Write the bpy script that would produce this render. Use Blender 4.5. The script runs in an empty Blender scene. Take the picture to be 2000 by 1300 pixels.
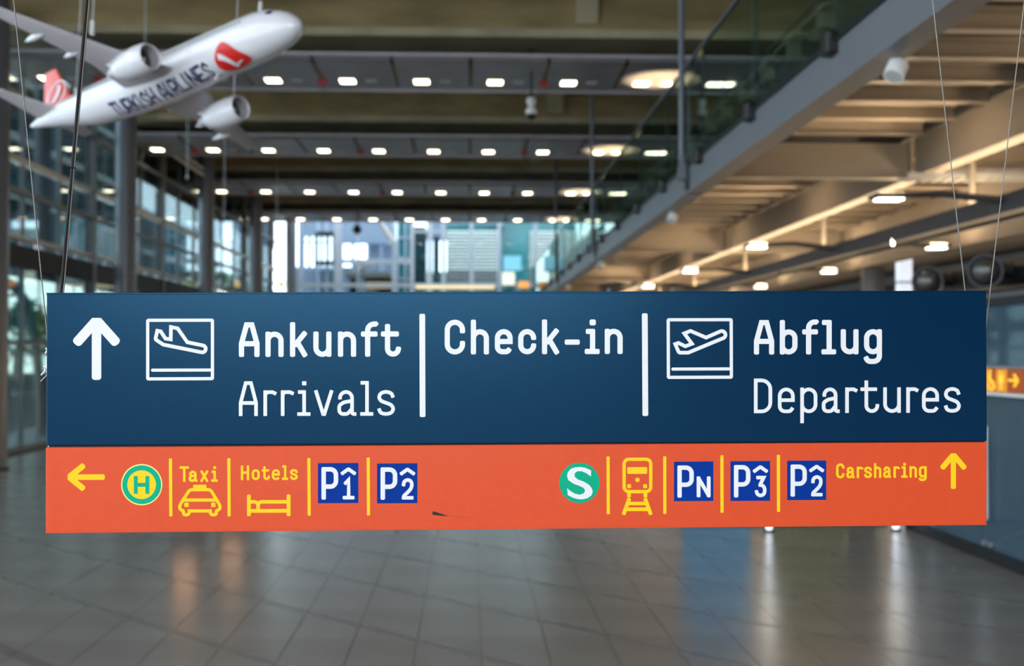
import bpy, bmesh, math, random
from mathutils import Vector, Matrix
random.seed(7)
scene = bpy.context.scene
col = scene.collection

# ------------------------------------------------------------------ camera
F, CX, CY = 2200.0, 1000.0, 650.0
VX, VY, HC = 915.0, 688.0, 2.7          # vanishing point of the hall's long axis, eye height
yaw, pitch = math.atan((CX-VX)/F), math.atan((VY-CY)/F)
CAM = Vector((0, 0, HC))
FW = Vector((math.sin(yaw)*math.cos(pitch), math.cos(yaw)*math.cos(pitch), math.sin(pitch)))
RT = Vector((math.cos(yaw), -math.sin(yaw), 0))
UP = RT.cross(FW)
cd = bpy.data.cameras.new('camera')
cd.sensor_fit = 'HORIZONTAL'; cd.sensor_width = 36.0; cd.lens = F/2000*36
cd.clip_start = 0.05; cd.clip_end = 600
cd.dof.use_dof = True; cd.dof.focus_distance = 2.85; cd.dof.aperture_fstop = 2.6; cd.dof.aperture_blades = 9
cam = bpy.data.objects.new('camera', cd); col.objects.link(cam)
cam.matrix_world = Matrix(((RT.x, UP.x, -FW.x, 0), (RT.y, UP.y, -FW.y, 0), (RT.z, UP.z, -FW.z, HC), (0, 0, 0, 1)))
scene.camera = cam

# ------------------------------------------------------------------ world, exposure
scene.view_settings.view_transform = 'Standard'; scene.view_settings.look = 'None'
scene.view_settings.gamma = 1.0; scene.view_settings.exposure = 1.6
scene.view_settings.use_curve_mapping = False
wd = bpy.data.worlds.new('overcast_sky'); scene.world = wd; wd.use_nodes = True
nt = wd.node_tree; bgn = nt.nodes['Background']
bgn.inputs['Color'].default_value = (0.80, 0.90, 1.0, 1); bgn.inputs['Strength'].default_value = 1.6
scene.cycles.max_bounces = 7; scene.cycles.diffuse_bounces = 4; scene.cycles.glossy_bounces = 4
scene.cycles.transparent_max_bounces = 16; scene.cycles.transmission_bounces = 4
scene.cycles.caustics_reflective = False; scene.cycles.caustics_refractive = False
scene.cycles.sample_clamp_indirect = 6.0

def area_lamp(name, loc, size, sy, power, color, target):
    l = bpy.data.lights.new(name, 'AREA'); l.shape = 'RECTANGLE'; l.size = size; l.size_y = sy
    l.energy = power; l.color = color
    o = bpy.data.objects.new(name, l); col.objects.link(o); o.location = loc
    o.rotation_euler = (Vector(target)-Vector(loc)).to_track_quat('-Z', 'Y').to_euler()
    return o
# added lamp standing in for daylight through the unseen glazing behind the viewer
area_lamp('entrance_daylight', (-2.4, -15.6, 7.9), 10.2, 7.8, 800, (0.96, 0.97, 1.0), (-0.5, 8, 2.0))

# ------------------------------------------------------------------ materials
MATS = {}
def mat(name, color, rough=0.5, metal=0.0, var=0.08, scale=3.0, spec=0.5, emit=None, estr=0.0, stretch=None, bump=0.0, coat=0.0):
    if name in MATS: return MATS[name]
    m = bpy.data.materials.new(name); m.use_nodes = True
    n = m.node_tree.nodes; L = m.node_tree.links; b = n['Principled BSDF']
    b.inputs['Roughness'].default_value = rough; b.inputs['Metallic'].default_value = metal
    b.inputs['Specular IOR Level'].default_value = spec
    if coat: b.inputs['Coat Weight'].default_value = coat; b.inputs['Coat Roughness'].default_value = 0.08
    tc = n.new('ShaderNodeTexCoord'); mp = n.new('ShaderNodeMapping'); nz = n.new('ShaderNodeTexNoise'); rp = n.new('ShaderNodeValToRGB')
    L.new(tc.outputs['Object'], mp.inputs['Vector']); L.new(mp.outputs['Vector'], nz.inputs['Vector']); L.new(nz.outputs['Fac'], rp.inputs['Fac'])
    if stretch: mp.inputs['Scale'].default_value = stretch
    nz.inputs['Scale'].default_value = scale; nz.inputs['Detail'].default_value = 5
    c = color
    rp.color_ramp.elements[0].position = 0.3; rp.color_ramp.elements[1].position = 0.7
    rp.color_ramp.elements[0].color = (c[0]*(1-var), c[1]*(1-var), c[2]*(1-var), 1)
    rp.color_ramp.elements[1].color = (min(1, c[0]*(1+var)), min(1, c[1]*(1+var)), min(1, c[2]*(1+var)), 1)
    L.new(rp.outputs['Color'], b.inputs['Base Color'])
    if bump:
        bn = n.new('ShaderNodeBump'); bn.inputs['Strength'].default_value = bump; bn.inputs['Distance'].default_value = 0.01
        L.new(nz.outputs['Fac'], bn.inputs['Height']); L.new(bn.outputs['Normal'], b.inputs['Normal'])
    if emit:
        b.inputs['Emission Color'].default_value = (*emit, 1); b.inputs['Emission Strength'].default_value = estr
    MATS[name] = m
    return m
def glass(name, tint, refl=1.0, rough=0.02, ior=1.45, haze=None, hz=0.0):
    m = bpy.data.materials.new(name); m.use_nodes = True
    n = m.node_tree.nodes; L = m.node_tree.links; n.clear()
    out = n.new('ShaderNodeOutputMaterial'); mx = n.new('ShaderNodeMixShader'); t = n.new('ShaderNodeBsdfTransparent')
    g = n.new('ShaderNodeBsdfGlossy'); fr = n.new('ShaderNodeFresnel'); mu = n.new('ShaderNodeMath')
    t.inputs['Color'].default_value = (*tint, 1); g.inputs['Roughness'].default_value = rough
    g.inputs['Color'].default_value = (0.9, 0.95, 0.95, 1); fr.inputs['IOR'].default_value = ior
    mu.operation = 'MULTIPLY'; mu.inputs[1].default_value = refl
    L.new(fr.outputs[0], mu.inputs[0]); L.new(mu.outputs[0], mx.inputs[0]); L.new(t.outputs[0], mx.inputs[1]); L.new(g.outputs[0], mx.inputs[2])
    if haze:
        df = n.new('ShaderNodeBsdfDiffuse'); df.inputs['Color'].default_value = (*haze, 1); m2 = n.new('ShaderNodeMixShader'); m2.inputs[0].default_value = hz
        L.new(t.outputs[0], m2.inputs[1]); L.new(df.outputs[0], m2.inputs[2]); L.new(m2.outputs[0], mx.inputs[1])
    L.new(mx.outputs[0], out.inputs['Surface']); MATS[name] = m
    return m

M_BLUE = mat('navy_vinyl', (0.000, 0.015, 0.048), 0.26, var=0.05, scale=60, spec=0.42)
M_BLUE.node_tree.nodes['Principled BSDF'].inputs['Specular Tint'].default_value = (0.25, 0.65, 1.0, 1)
M_ORANGE = mat('orange_vinyl', (0.70, 0.072, 0.017), 0.40, var=0.03, scale=40, spec=0.25)
M_WHITE = mat('white_vinyl', (0.79, 0.775, 0.78), 0.4, spec=0.2, var=0.02)
M_YELLOW = mat('yellow_vinyl', (0.93, 0.58, 0.013), 0.4, spec=0.15, var=0.03)
M_PALEY = mat('pale_yellow_vinyl', (0.92, 0.80, 0.25), 0.4, spec=0.25, var=0.03)
M_GREEN = mat('green_vinyl', (0.0, 0.38, 0.21), 0.4, spec=0.12, var=0.04)
M_PBLUE = mat('parking_blue_vinyl', (0.0, 0.032, 0.27), 0.25, var=0.05, spec=0.10)
M_TEAR = mat('tear_black', (0.006, 0.006, 0.007), 0.7)
M_SCR = mat('scratch_red', (0.5, 0.05, 0.02), 0.6)
M_ALU = mat('aluminium', (0.45, 0.46, 0.48), 0.35, 0.7, var=0.05, scale=20)
M_STEELW = mat('steel_wire', (0.20, 0.185, 0.165), 0.5, 0.3, var=0.15, scale=80)
M_CABLE = mat('black_cable', (0.010, 0.010, 0.011), 0.55, spec=0.25)
M_ZIP = mat('clear_plastic', (0.75, 0.75, 0.75), 0.25)
M_TILE = mat('floor_stone', (0.250, 0.216, 0.193), 0.25, var=0.10, scale=0.9, spec=0.75)
M_INLAY = mat('dark_inlay_stone', (0.198, 0.172, 0.155), 0.28, var=0.10, scale=4, spec=0.5)
M_GROUT = mat('grout', (0.045, 0.042, 0.040), 0.8)
M_CONC = mat('concrete_beam', (0.34, 0.245, 0.11), 0.85, var=0.30, scale=0.6, stretch=(0.8, 1, 3.0))
M_CONCL = mat('concrete_ledge', (0.44, 0.36, 0.22), 0.85, var=0.20, scale=0.8)
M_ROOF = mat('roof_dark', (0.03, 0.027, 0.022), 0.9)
M_PANEL = mat('ceiling_metal', (0.29, 0.262, 0.275), 0.38, 0.25, var=0.10, scale=1.2)
M_PANELEDGE = mat('panel_edge', (0.50, 0.465, 0.475), 0.4, 0.3)
M_COLUMN = mat('column_paint', (0.125, 0.135, 0.16), 0.32, var=0.05, scale=1.0)
M_STEEL = mat('gallery_paint', (0.15, 0.158, 0.175), 0.45, var=0.05, scale=1.0)
M_WARMLIT = mat('joist_paint', (0.46, 0.40, 0.325), 0.5, var=0.06, scale=1.0)  # grey gallery paint with the tan of the warm light put into its colour
M_DARK = mat('dark_metal', (0.012, 0.012, 0.013), 0.45, 0.2)
M_SLAB = mat('dark_slab', (0.05, 0.05, 0.052), 0.8)
M_TRUSS = mat('truss_grey', (0.075, 0.075, 0.085), 0.45, 0.2)
M_MULL = mat('mullion_paint', (0.16, 0.165, 0.17), 0.5)
M_BAND = mat('transom_light', (0.50, 0.50, 0.48), 0.5)
M_PALE = mat('pale_frame', (0.42, 0.50, 0.60), 0.4)
M_WLAMP = mat('lamp_white', (0.80, 0.79, 0.76), 0.4)
M_RED = mat('alarm_red', (0.45, 0.02, 0.02), 0.5)
M_LIGHT = mat('downlight_lens', (1, 0.95, 0.8), 0.5, emit=(1.0, 0.84, 0.58), estr=4.0)
M_LAMP = mat('lamp_lens', (1, 0.96, 0.85), 0.5, emit=(1.0, 0.93, 0.76), estr=5.0)
M_FILLS = mat('uplight_lens', (1, 0.9, 0.7), 0.5, emit=(1.0, 0.74, 0.46), estr=4.0)
M_UPL2 = mat('upper_lamp_lens', (1, 0.9, 0.7), 0.5, emit=(1.0, 0.74, 0.46), estr=32.0)
M_WALL = mat('wall_plaster', (0.30, 0.30, 0.31), 0.8, var=0.06)
M_WALLD = mat('wall_dark', (0.045, 0.045, 0.05), 0.7)
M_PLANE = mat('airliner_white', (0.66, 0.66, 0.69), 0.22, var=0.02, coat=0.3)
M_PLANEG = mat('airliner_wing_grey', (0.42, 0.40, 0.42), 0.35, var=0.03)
M_PRED = mat('airliner_red', (0.58, 0.012, 0.008), 0.3, var=0.05)
M_PRED2 = mat('airliner_fin_red', (0.66, 0.055, 0.032), 0.3, var=0.05)
M_NAVY = mat('airliner_navy', (0.012, 0.018, 0.085), 0.35)
M_FAN = mat('fan_grey', (0.10, 0.095, 0.085), 0.4, 0.4)
M_NOZZLE = mat('nozzle_grey', (0.10, 0.095, 0.09), 0.3, 0.5)
M_GLASSF = glass('facade_glass', (0.86, 0.93, 0.94), 0.9)
M_GLASSL = glass('left_facade_glass', (0.80, 0.90, 0.92), 0.9)
M_GLASSB = glass('balustrade_glass', (0.68, 0.78, 0.73), 0.40)
M_GLASSP = glass('partition_glass', (0.55, 0.66, 0.74), 0.6, haze=(0.095, 0.15, 0.20), hz=0.6)

# ------------------------------------------------------------------ helpers
ORG = {}
class MB:
    def __init__(s): s.v = []; s.f = []
    def add(s, vs, fs):
        b = len(s.v); s.v += [tuple(p) for p in vs]; s.f += [tuple(i+b for i in f) for f in fs]; return s
    def box(s, x0, x1, y0, y1, z0, z1):
        return s.add([(x0,y0,z0),(x1,y0,z0),(x1,y1,z0),(x0,y1,z0),(x0,y0,z1),(x1,y0,z1),(x1,y1,z1),(x0,y1,z1)],
                     [(0,3,2,1),(4,5,6,7),(0,1,5,4),(1,2,6,5),(2,3,7,6),(3,0,4,7)])
    def hexa(s, a, b):      # two quads (lists of 4 points) joined to a solid
        return s.add(list(a)+list(b), [(3,2,1,0),(4,5,6,7),(0,1,5,4),(1,2,6,5),(2,3,7,6),(3,0,4,7)])
    def tube(s, pts, r, n=10, caps=True):
        pts = [Vector(p) for p in pts]; rs = r if isinstance(r, (list, tuple)) else [r]*len(pts); rings = []
        prev = None
        for i, p in enumerate(pts):
            t = (pts[min(i+1, len(pts)-1)]-pts[max(i-1, 0)]).normalized()
            if prev is None:
                a = Vector((0,0,1)) if abs(t.z) < 0.9 else Vector((1,0,0)); u = t.cross(a).normalized()
            else: u = (prev - t*prev.dot(t)).normalized()
            prev = u; w = t.cross(u)
            rings.append([p + (u*math.cos(2*math.pi*k/n) + w*math.sin(2*math.pi*k/n))*rs[i] for k in range(n)])
        fs = []
        for i in range(len(pts)-1):
            for k in range(n): fs.append((i*n+k, i*n+(k+1)%n, (i+1)*n+(k+1)%n, (i+1)*n+k))
        if caps: fs.append(tuple(range(n-1, -1, -1))); fs.append(tuple((len(pts)-1)*n+k for k in range(n)))
        return s.add([q for r_ in rings for q in r_], fs)
    def loft(s, rings, caps=True):
        n = len(rings[0]); fs = []
        for i in range(len(rings)-1):
            for k in range(n): fs.append((i*n+k, i*n+(k+1)%n, (i+1)*n+(k+1)%n, (i+1)*n+k))
        if caps: fs.append(tuple(range(n-1, -1, -1))); fs.append(tuple((len(rings)-1)*n+k for k in range(n)))
        return s.add([q for r_ in rings for q in r_], fs)
    def mesh(s, name, m, origin, smooth):
        me = bpy.data.meshes.new(name); o = Vector(origin)
        me.from_pydata([tuple(Vector(p)-o) for p in s.v], [], s.f)
        bm = bmesh.new(); bm.from_mesh(me); bmesh.ops.recalc_face_normals(bm, faces=bm.faces); bm.to_mesh(me); bm.free()
        me.materials.append(m)
        if smooth:
            me.polygons.foreach_set('use_smooth', [True]*len(me.polygons))
            try: me.set_sharp_from_angle(angle=math.radians(40))
            except Exception: pass
        return me
    def build(s, name, m, parent=None, smooth=False, bevel=0.0):
        if parent is not None: o = ORG[parent]
        else:
            xs, ys, zs = zip(*s.v); o = Vector(((min(xs)+max(xs))/2, (min(ys)+max(ys))/2, min(zs)))
        ob = bpy.data.objects.new(name, s.mesh(name, m, o, smooth)); col.objects.link(ob)
        ORG[ob] = Vector(o)
        if parent is not None: ob.parent = parent
        else: ob.location = o
        if bevel:
            b = ob.modifiers.new('edge', 'BEVEL'); b.width = bevel; b.segments = 2; b.limit_method = 'ANGLE'
        return ob
def empty(name, loc):
    o = bpy.data.objects.new(name, None); col.objects.link(o); o.location = loc; o.empty_display_size = 0.2
    ORG[o] = Vector(loc); return o
def tag(o, label, cat, group=None, kind=None):
    o['label'] = label; o['category'] = cat
    if group: o['group'] = group
    if kind: o['kind'] = kind
    return o
def inst(me, name, parent, loc, rz=0):
    ob = bpy.data.objects.new(name, me); col.objects.link(ob)
    if parent is not None: ob.parent = parent; ob.location = Vector(loc)-ORG[parent]
    else: ob.location = loc
    ob.rotation_euler.z = rz; ORG[ob] = Vector(loc); return ob
def proj(p):
    d = Vector(p)-CAM; z = d.dot(FW); return (CX+F*d.dot(RT)/z, CY-F*d.dot(UP)/z, z)
def ray(px, py): return (FW*F + RT*(px-CX) - UP*(py-CY))/F
def atY(px, py, Y):                       # the point on that line of sight in the plane y = Y
    d = ray(px, py); return CAM + d*(Y/d.y)
def atX(px, py, X):
    d = ray(px, py); return CAM + d*(X/d.x)
ORD = ['first','second','third','fourth','fifth','sixth','seventh','eighth','ninth','tenth','eleventh','twelfth','thirteenth','fourteenth','fifteenth','sixteenth']
def circle3(c, u, w, r, n): return [Vector(c)+(u*math.cos(2*math.pi*k/n)+w*math.sin(2*math.pi*k/n))*r for k in range(n)]
def lathe_z(mb, prof, cx, cy, n=20):      # profile of (radius, z)
    return mb.loft([[(cx+r*math.cos(2*math.pi*k/n), cy+r*math.sin(2*math.pi*k/n), z) for k in range(n)] for r, z in prof])

# ------------------------------------------------------------------ floor
YB, YF, XL, XR = -14.0, 71.5, -12.2, 14.0
fl = MB().box(XL-0.3, XR+0.3, YB, YF+0.3, -0.30, -0.012).build('floor', M_GROUT)
tag(fl, 'grey polished stone floor of the terminal hall with thin joints', 'floor', kind='structure')
TW, TL, TX0 = 0.598, 1.196, 0.12
cells = []
kx0, kx1 = int((XL-TX0)//TW)+1, int((XR-TX0)//TW)
for kx in range(kx0, kx1):
    for ky in range(int(YB/TL), int(YF/TL)):
        cx_, cy_ = TX0+(kx+0.5)*TW, (ky+0.5)*TL
        vis = False
        if cy_ > 3:
            p = proj((cx_, cy_, 0)); vis = -60 < p[0] < 2060 and p[1] < 1370 and (p[1] > 1000 or p[0] < 100 or p[0] > 1910)
        cells.append((0 if vis else 1, cy_, cx_))
cells.sort()
g = 0.0035
tm = MB(); hx, hy = TW/2-g, TL/2-0.0008
tm.add([(-hx,-hy,0),(hx,-hy,0),(hx,hy,0),(-hx,hy,0),(-hx,-hy,-0.012),(hx,-hy,-0.012),(hx,hy,-0.012),(-hx,hy,-0.012)], [(0,1,2,3),(0,4,5,1),(1,5,6,2),(2,6,7,3),(3,7,4,0)])
tme = tm.mesh('floor_tile', M_TILE, (0,0,0), False)
rest = MB()
for i, (v, y, x) in enumerate(cells):
    if i < 300 and v == 0: inst(tme, 'floor_tile', fl, (x, y, 0))
    else: rest.add([(x+a, y+b, c) for a, b, c in tm.v], tm.f)
r_ = rest.build('tile_field', M_TILE, fl); r_['kind'] = 'stuff'
im = MB(); hw = 0.085
a0, a1 = -TW/2+0.03, TW/2-0.03
im.add([(a0,-a0-hw,0.0008),(a1,-a1-hw,0.0008),(a1,-a1+hw,0.0008),(a0,-a0+hw,0.0008),(a0,-a0-hw,0.0),(a1,-a1-hw,0.0),(a1,-a1+hw,0.0),(a0,-a0+hw,0.0)],
       [(0,1,2,3),(0,4,5,1),(1,5,6,2),(2,6,7,3),(3,7,4,0)])
ime = im.mesh('inlay_strip', M_INLAY, (0,0,0), False)
jm = MB(); hj = 0.012
for o_ in (-0.07, 0.0, 0.07):
    jm.add([(-TW/2,TW/2-hj+o_,0.0008),(TW/2,-TW/2-hj+o_,0.0008),(TW/2,-TW/2+hj+o_,0.0008),(-TW/2,TW/2+hj+o_,0.0008)], [(0,1,2,3)])
jme = jm.mesh('expansion_joint', M_GROUT, (0,0,0), False)
for k in range(-1, 9):
    c = 8.2+1.95*k
    for kx in range(-12, 14):
        x = TX0+(kx+0.5)*TW; y = c-x
        if y < 8: continue
        p = proj((x, y, 0))
        if -50 < p[0] < 2050 and 1030 < p[1] < 1340:
            inst(jme if k == -1 else ime, 'expansion_joint' if k == -1 else 'inlay_strip', fl, (x, y, 0))

# ------------------------------------------------------------------ ceiling: beams, hanging light panels
BZ, PZ = 10.94, 10.30
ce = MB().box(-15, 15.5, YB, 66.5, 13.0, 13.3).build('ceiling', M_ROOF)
MB().box(-12.6, 15, 66.2, 66.5, 10.42, 13.0).build('end_beam', M_CONC, ce)
tag(ce, 'dark flat roof above deep concrete beams', 'ceiling', kind='structure')
BY = [29.33+10.98*i for i in range(-4, 4)]
for y in BY:
    b = MB().box(-12.6, 15, y, y+2.2, BZ+0.22, 13.0).build('concrete_beam', M_CONC, ce)
    MB().box(-12.6, 15, y-0.07, y+2.27, BZ, BZ+0.22).build('beam_ledge', M_CONCL, b)
    for bx in (3.1,):
        z0 = BZ+0.25
        MB().hexa([(bx-.28,y-.02,z0+.1),(bx+.28,y-.02,z0+.1),(bx+.28,y-.02,13),(bx-.28,y-.02,13)], [(bx-.28,y-.12,z0+.1),(bx+.28,y-.12,z0+.1),(bx+.28,y-.5,13),(bx-.28,y-.5,13)]).build('corbel', M_CONCL, b)
PW, PX0 = 2.063, 0.05
pm = MB(); hp = PW/2-0.045
prof = [(0.0,0.16),(0.10,0.03),(0.35,0.0),(3.0,0.0),(3.3,0.04),(3.42,0.16)]
pv = [(s_*hp, y, z) for y, z in prof for s_ in (-1, 1)] + [(s_*hp, y, z+0.03) for y, z in prof for s_ in (-1, 1)]
n_ = len(prof)*2
pm.add(pv, [(2*i,2*i+1,2*i+3,2*i+2) for i in range(len(prof)-1)] + [(n_+2*i,n_+2*i+2,n_+2*i+3,n_+2*i+1) for i in range(len(prof)-1)] + [(0,2,n_+2,n_),(1,n_+1,n_+3,3)])
pme = pm.mesh('ceiling_panel', M_PANEL, (0,0,0), False)
lens = MB().box(-0.20, 0.20, -0.22, 0.22, -0.03, -0.012).mesh('light_lens', M_LIGHT, (0,0,0), False)
def ringmesh(w, d, t, z0, z1):
    m = MB(); m.box(-w,w,-d,-d+t,z0,z1).box(-w,w,d-t,d,z0,z1).box(-w,-w+t,-d+t,d-t,z0,z1).box(w-t,w,-d+t,d-t,z0,z1); return m
frm = ringmesh(0.235, 0.255, 0.035, -0.025, 0.0).mesh('light_frame', M_WLAMP, (0,0,0), False)
spare = MB().box(-0.15, 0.15, -0.12, 0.12, -0.03, 0.0).mesh('air_outlet', M_BAND, (0,0,0), False)
redm = MB().box(-0.11, 0.11, -0.10, 0.10, -0.13, 0.0).mesh('alarm_sounder', M_RED, (0,0,0), False)
ROWN = ['nearest', 'second', 'third', 'farthest']
for r, y in enumerate(BY[4:]):
    yy = y-0.10
    rail = MB().box(-12.3, 9, yy+3.44, yy+3.50, PZ-0.03, PZ+0.12).build('panel_rail', M_PANELEDGE, ce)
    MB().box(-12.3, 9, yy-0.05, yy, PZ+0.10, PZ+0.17).build('panel_rail', M_PANELEDGE, ce)
    for k in range(-6, 5):
        pc = PX0+PW*(k+0.5)
        pn = inst(pme, 'ceiling_panel', ce, (pc, yy, PZ))
        lx = 0.746+PW*k; ly = yy+2.28
        if k % 2 == 0 or True: inst(spare, 'air_outlet', pn, (lx+0.66, ly+0.05, PZ))
        if k < 5:
            n = k+6
            e = empty('ceiling_downlight', (lx, ly, PZ)); inst(lens, 'light_lens', e, (lx, ly, PZ)); inst(frm, 'light_frame', e, (lx, ly, PZ))
            tag(e, 'square warm downlight, %s from the left in the %s row of the ceiling' % (ORD[n], ROWN[r]), 'ceiling light', 'warm downlights in the ceiling panels')
        if k in (2, 3):
            sx = (5.6, 7.4)[k-2]; e = empty('small_downlight', (sx, ly, PZ)); MB().box(sx-.11, sx+.11, ly-.13, ly+.13, PZ-.03, PZ-.012).build('light_lens', M_LIGHT, e); MB().box(sx-.13, sx+.13, ly-.15, ly+.15, PZ-.012, PZ).build('light_frame', M_WLAMP, e)
            tag(e, 'small warm downlight above the gallery, %s one in the %s ceiling row' % (('left', 'right')[k-2], ROWN[r]), 'ceiling light', 'small downlights above the gallery')
        if (k+12) % 3 == 1:
            sx = PX0+PW*k
            s = inst(redm, 'alarm_sounder', None, (sx, ly+0.05, PZ))
            tag(s, 'small red alarm box, %s from the left in the %s ceiling row' % (ORD[(k+6)//3], ROWN[r]), 'alarm', 'red alarm boxes under the ceiling')

# ------------------------------------------------------------------ columns
COLY = [26.46, 36.5, 47.55, 58.5, 70.1]
cpos = ['at the left edge of the picture', 'thick one left of the arrow under the airliner engine', 'third from the left edge in its row', 'fourth from the left edge in its row', 'thinnest and farthest of the row']
for i, y in enumerate(COLY):
    c = empty('round_column', (-10.98, y, 0))
    lathe_z(MB(), [(0.33,0.06),(0.33,12.99)], -10.98, y, 28).build('shaft', M_COLUMN, c, smooth=True)
    lathe_z(MB(), [(0.38,0.0),(0.38,0.06),(0.33,0.065)], -10.98, y, 28).build('base_collar', M_DARK, c)
    tag(c, 'round grey steel column, ' + cpos[i], 'column', 'round columns along the left glass front')

# ------------------------------------------------------------------ left glass front (window_1)
XF = -12.2
w1 = empty('window_1', (XF, 28, 0)); tag(w1, 'tall glass front with steel posts along the left side of the hall', 'window', kind='structure')
def hbar(y0, y1, z0, z1, m, name='transom', dx=0.10):
    return MB().box(XF-dx, XF+dx, y0, y1, z0, z1).build(name, m, w1)
for z0, z1, m in ((7.83,7.98,M_BAND),(7.0,7.1,M_MULL),(5.76,5.86,M_BAND),(5.0,5.6,M_TEAR),(9.6,9.72,M_MULL),(0.0,0.14,M_MULL),(2.9,2.98,M_MULL),(11.2,11.5,M_MULL)):
    hbar(YB, YF, z0, z1, m)
MB().box(XF-0.15, XF-0.02, 41.0, YF, 9.2, 13.0).build('spandrel', M_ROOF, w1)
posts = [28.5+8.3*i for i in range(-5, 6)]
for y in posts:
    MB().box(XF-0.16, XF+0.16, y-0.10, y+0.10, 0, 13.0).build('post', M_MULL, w1)
for i in range(len(posts)-1):
    for j in (1, 2):
        y = posts[i]+8.3*j/3
        if y > 20: MB().box(XF-0.05, XF+0.05, y-0.035, y+0.035, 0.1, 13.0).build('mullion', M_MULL, w1)
for i in range(len(posts)-1):
    for z0, z1 in ((0.14,2.9),(2.98,5.0),(5.88,7.0),(7.1,7.78),(8.02,9.6),(9.72,11.2)):
        if posts[i] > 10: MB().box(XF-0.012, XF+0.012, posts[i]+0.1, posts[i+1]-0.1, z0, z1).build('pane', M_GLASSL, w1)

# ------------------------------------------------------------------ far glass front (window_2)
w2 = empty('window_2', (0, YF, 0)); tag(w2, 'glass end wall of the hall with pale posts and bright view behind', 'window', kind='structure')
def pxX(px, Y=YF): return (px-VX)/F*Y
def pxZ(py, Y=YF): return HC+(VY-py)/F*Y
for px, w in ((588,0.18),(661,0.42),(700,0.10),(770,0.24),(805,0.26),(840,0.28),(866,0.26),(921,0.22),(975,0.22),(1046,0.2)):
    x = pxX(px); MB().box(x-w/2, x+w/2, YF-0.12, YF+0.12, 0, 13.0).build('post', M_PALE, w2)
for py, h, x0, x1 in ((511,0.3,661,806),(452,0.16,806,868),(429,0.25,580,1100),(557,0.25,580,1100),(474,0.08,585,661)):
    z = pxZ(py); MB().box(pxX(x0), pxX(x1), YF-0.10, YF+0.10, z-h/2, z+h/2).build('transom', M_PALE, w2)
prev = XF
for px in (588,661,770,840,921,975,1046,1120,1240,1345):
    x = pxX(px)
    MB().box(prev, x, YF-0.012, YF+0.012, 0.0, 13.0).build('pane', M_GLASSF, w2); prev = x
a, b = atY(738, 425, YF-0.5), atY(767, 472, YF-0.5)
MB().tube([a, b], 0.16, 8).build('brace', M_BAND, w2)

# ------------------------------------------------------------------ back and right walls
wb = empty('wall_back', (0, YB-1.6, 0)); tag(wb, 'end wall behind the viewer with tall glazing above the doors', 'wall', kind='structure')
for x0, x1, z0, z1 in ((XL,-7.7,0,13),(2.9,XR,0,13),(-7.7,2.9,0,3.8),(-7.7,2.9,12.2,13.0)):  # opening placed and sized for the sheen it gives the sign
    MB().box(x0, x1, YB-2.2, YB-1.9, z0, z1).build('wall_panel', M_WALL, wb)
for i in range(6): MB().box(-7.7+i*2.12-0.05, -7.7+i*2.12+0.05, YB-2.1, YB-1.95, 3.8, 12.2).build('mullion', M_MULL, wb)
for i in range(5): MB().box(-7.7+i*2.12+0.05, -7.7+(i+1)*2.12-0.05, YB-2.05, YB-2.03, 3.8, 12.2).build('pane', M_GLASSF, wb)
wr = empty('wall_right', (XR, 30, 0)); tag(wr, 'grey side wall under the gallery on the right', 'wall', kind='structure')
MB().box(XR, XR+0.3, YB-2, YF, 0, 13.0).build('wall_panel', M_WALL, wr)
MB().box(11.97, 12.0, 8, YF-0.3, 5.28, 5.68).build('bulkhead', M_WARMLIT, wr)
MB().box(12.0, XR, 8, YF-0.3, 5.26, 5.30).build('soffit', M_WALLD, wr)
MB().box(XR-0.3, XR, 8, YF-0.3, 4.3, 4.9).build('bulkhead', M_WALLD, wr)
M_FILLW = mat('shop_glow', (0.8, 0.7, 0.55), 0.6, emit=(1.0, 0.72, 0.42), estr=1.3)
for i in range(8):  # unseen glowing panels added to warm the gallery underside
    y0 = 20+i*5.6
    e = empty('shop_window', (XR-0.1, y0+2.6, 0)); tag(e, 'warm lit shop window in the right wall, %s from the viewer' % ORD[i], 'shop window', 'shop windows in the right wall')
    MB().box(XR-0.06, XR-0.02, y0, y0+5.2, 0.3, 2.9).build('lit_display', M_FILLW, e)
    for q in (0, 2.6, 5.2): MB().box(XR-0.12, XR-0.01, y0+q-0.05, y0+q+0.05, 0.0, 3.0).build('frame_bar', M_DARK, e)
    MB().box(XR-0.12, XR-0.01, y0, y0+5.2, 2.9, 3.0).build('frame_bar', M_DARK, e); MB().box(XR-0.12, XR-0.01, y0, y0+5.2, 0.0, 0.3).build('frame_bar', M_DARK, e)
# ------------------------------------------------------------------ gallery on the right
XE = 4.09
ga = empty('gallery', (XE, 38, 5.66)); tag(ga, 'raised steel gallery with ribbed underside running down the right side', 'gallery')
HY = [5.6, 20.8, 36.0, 51.1, 66.3]
segs = [(5.6,20.7),(20.9,35.9),(36.1,51.0),(51.2,66.2),(66.4,71.3)]
for y0, y1 in segs:
    f_ = MB().box(XE, XE+0.03, y0, y1, 5.7, 6.15).build('fascia', M_STEEL, ga)
    MB().box(XE-0.02, XE+0.30, y0, y1, 5.66, 5.70).build('bottom_flange', M_STEEL, f_)
    MB().box(XE-0.04, XE+0.18, y0, y1, 6.15, 6.19).build('top_flange', M_DARK, f_)
MB().box(XE+0.26, XR, 4, YF-0.2, 6.76, 6.88).build('deck', M_SLAB, ga)
MB().box(XE+0.24, XE+0.30, 4, YF-0.2, 6.19, 6.88).build('deck_edge', M_SLAB, ga)
XB = 8.36
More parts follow.
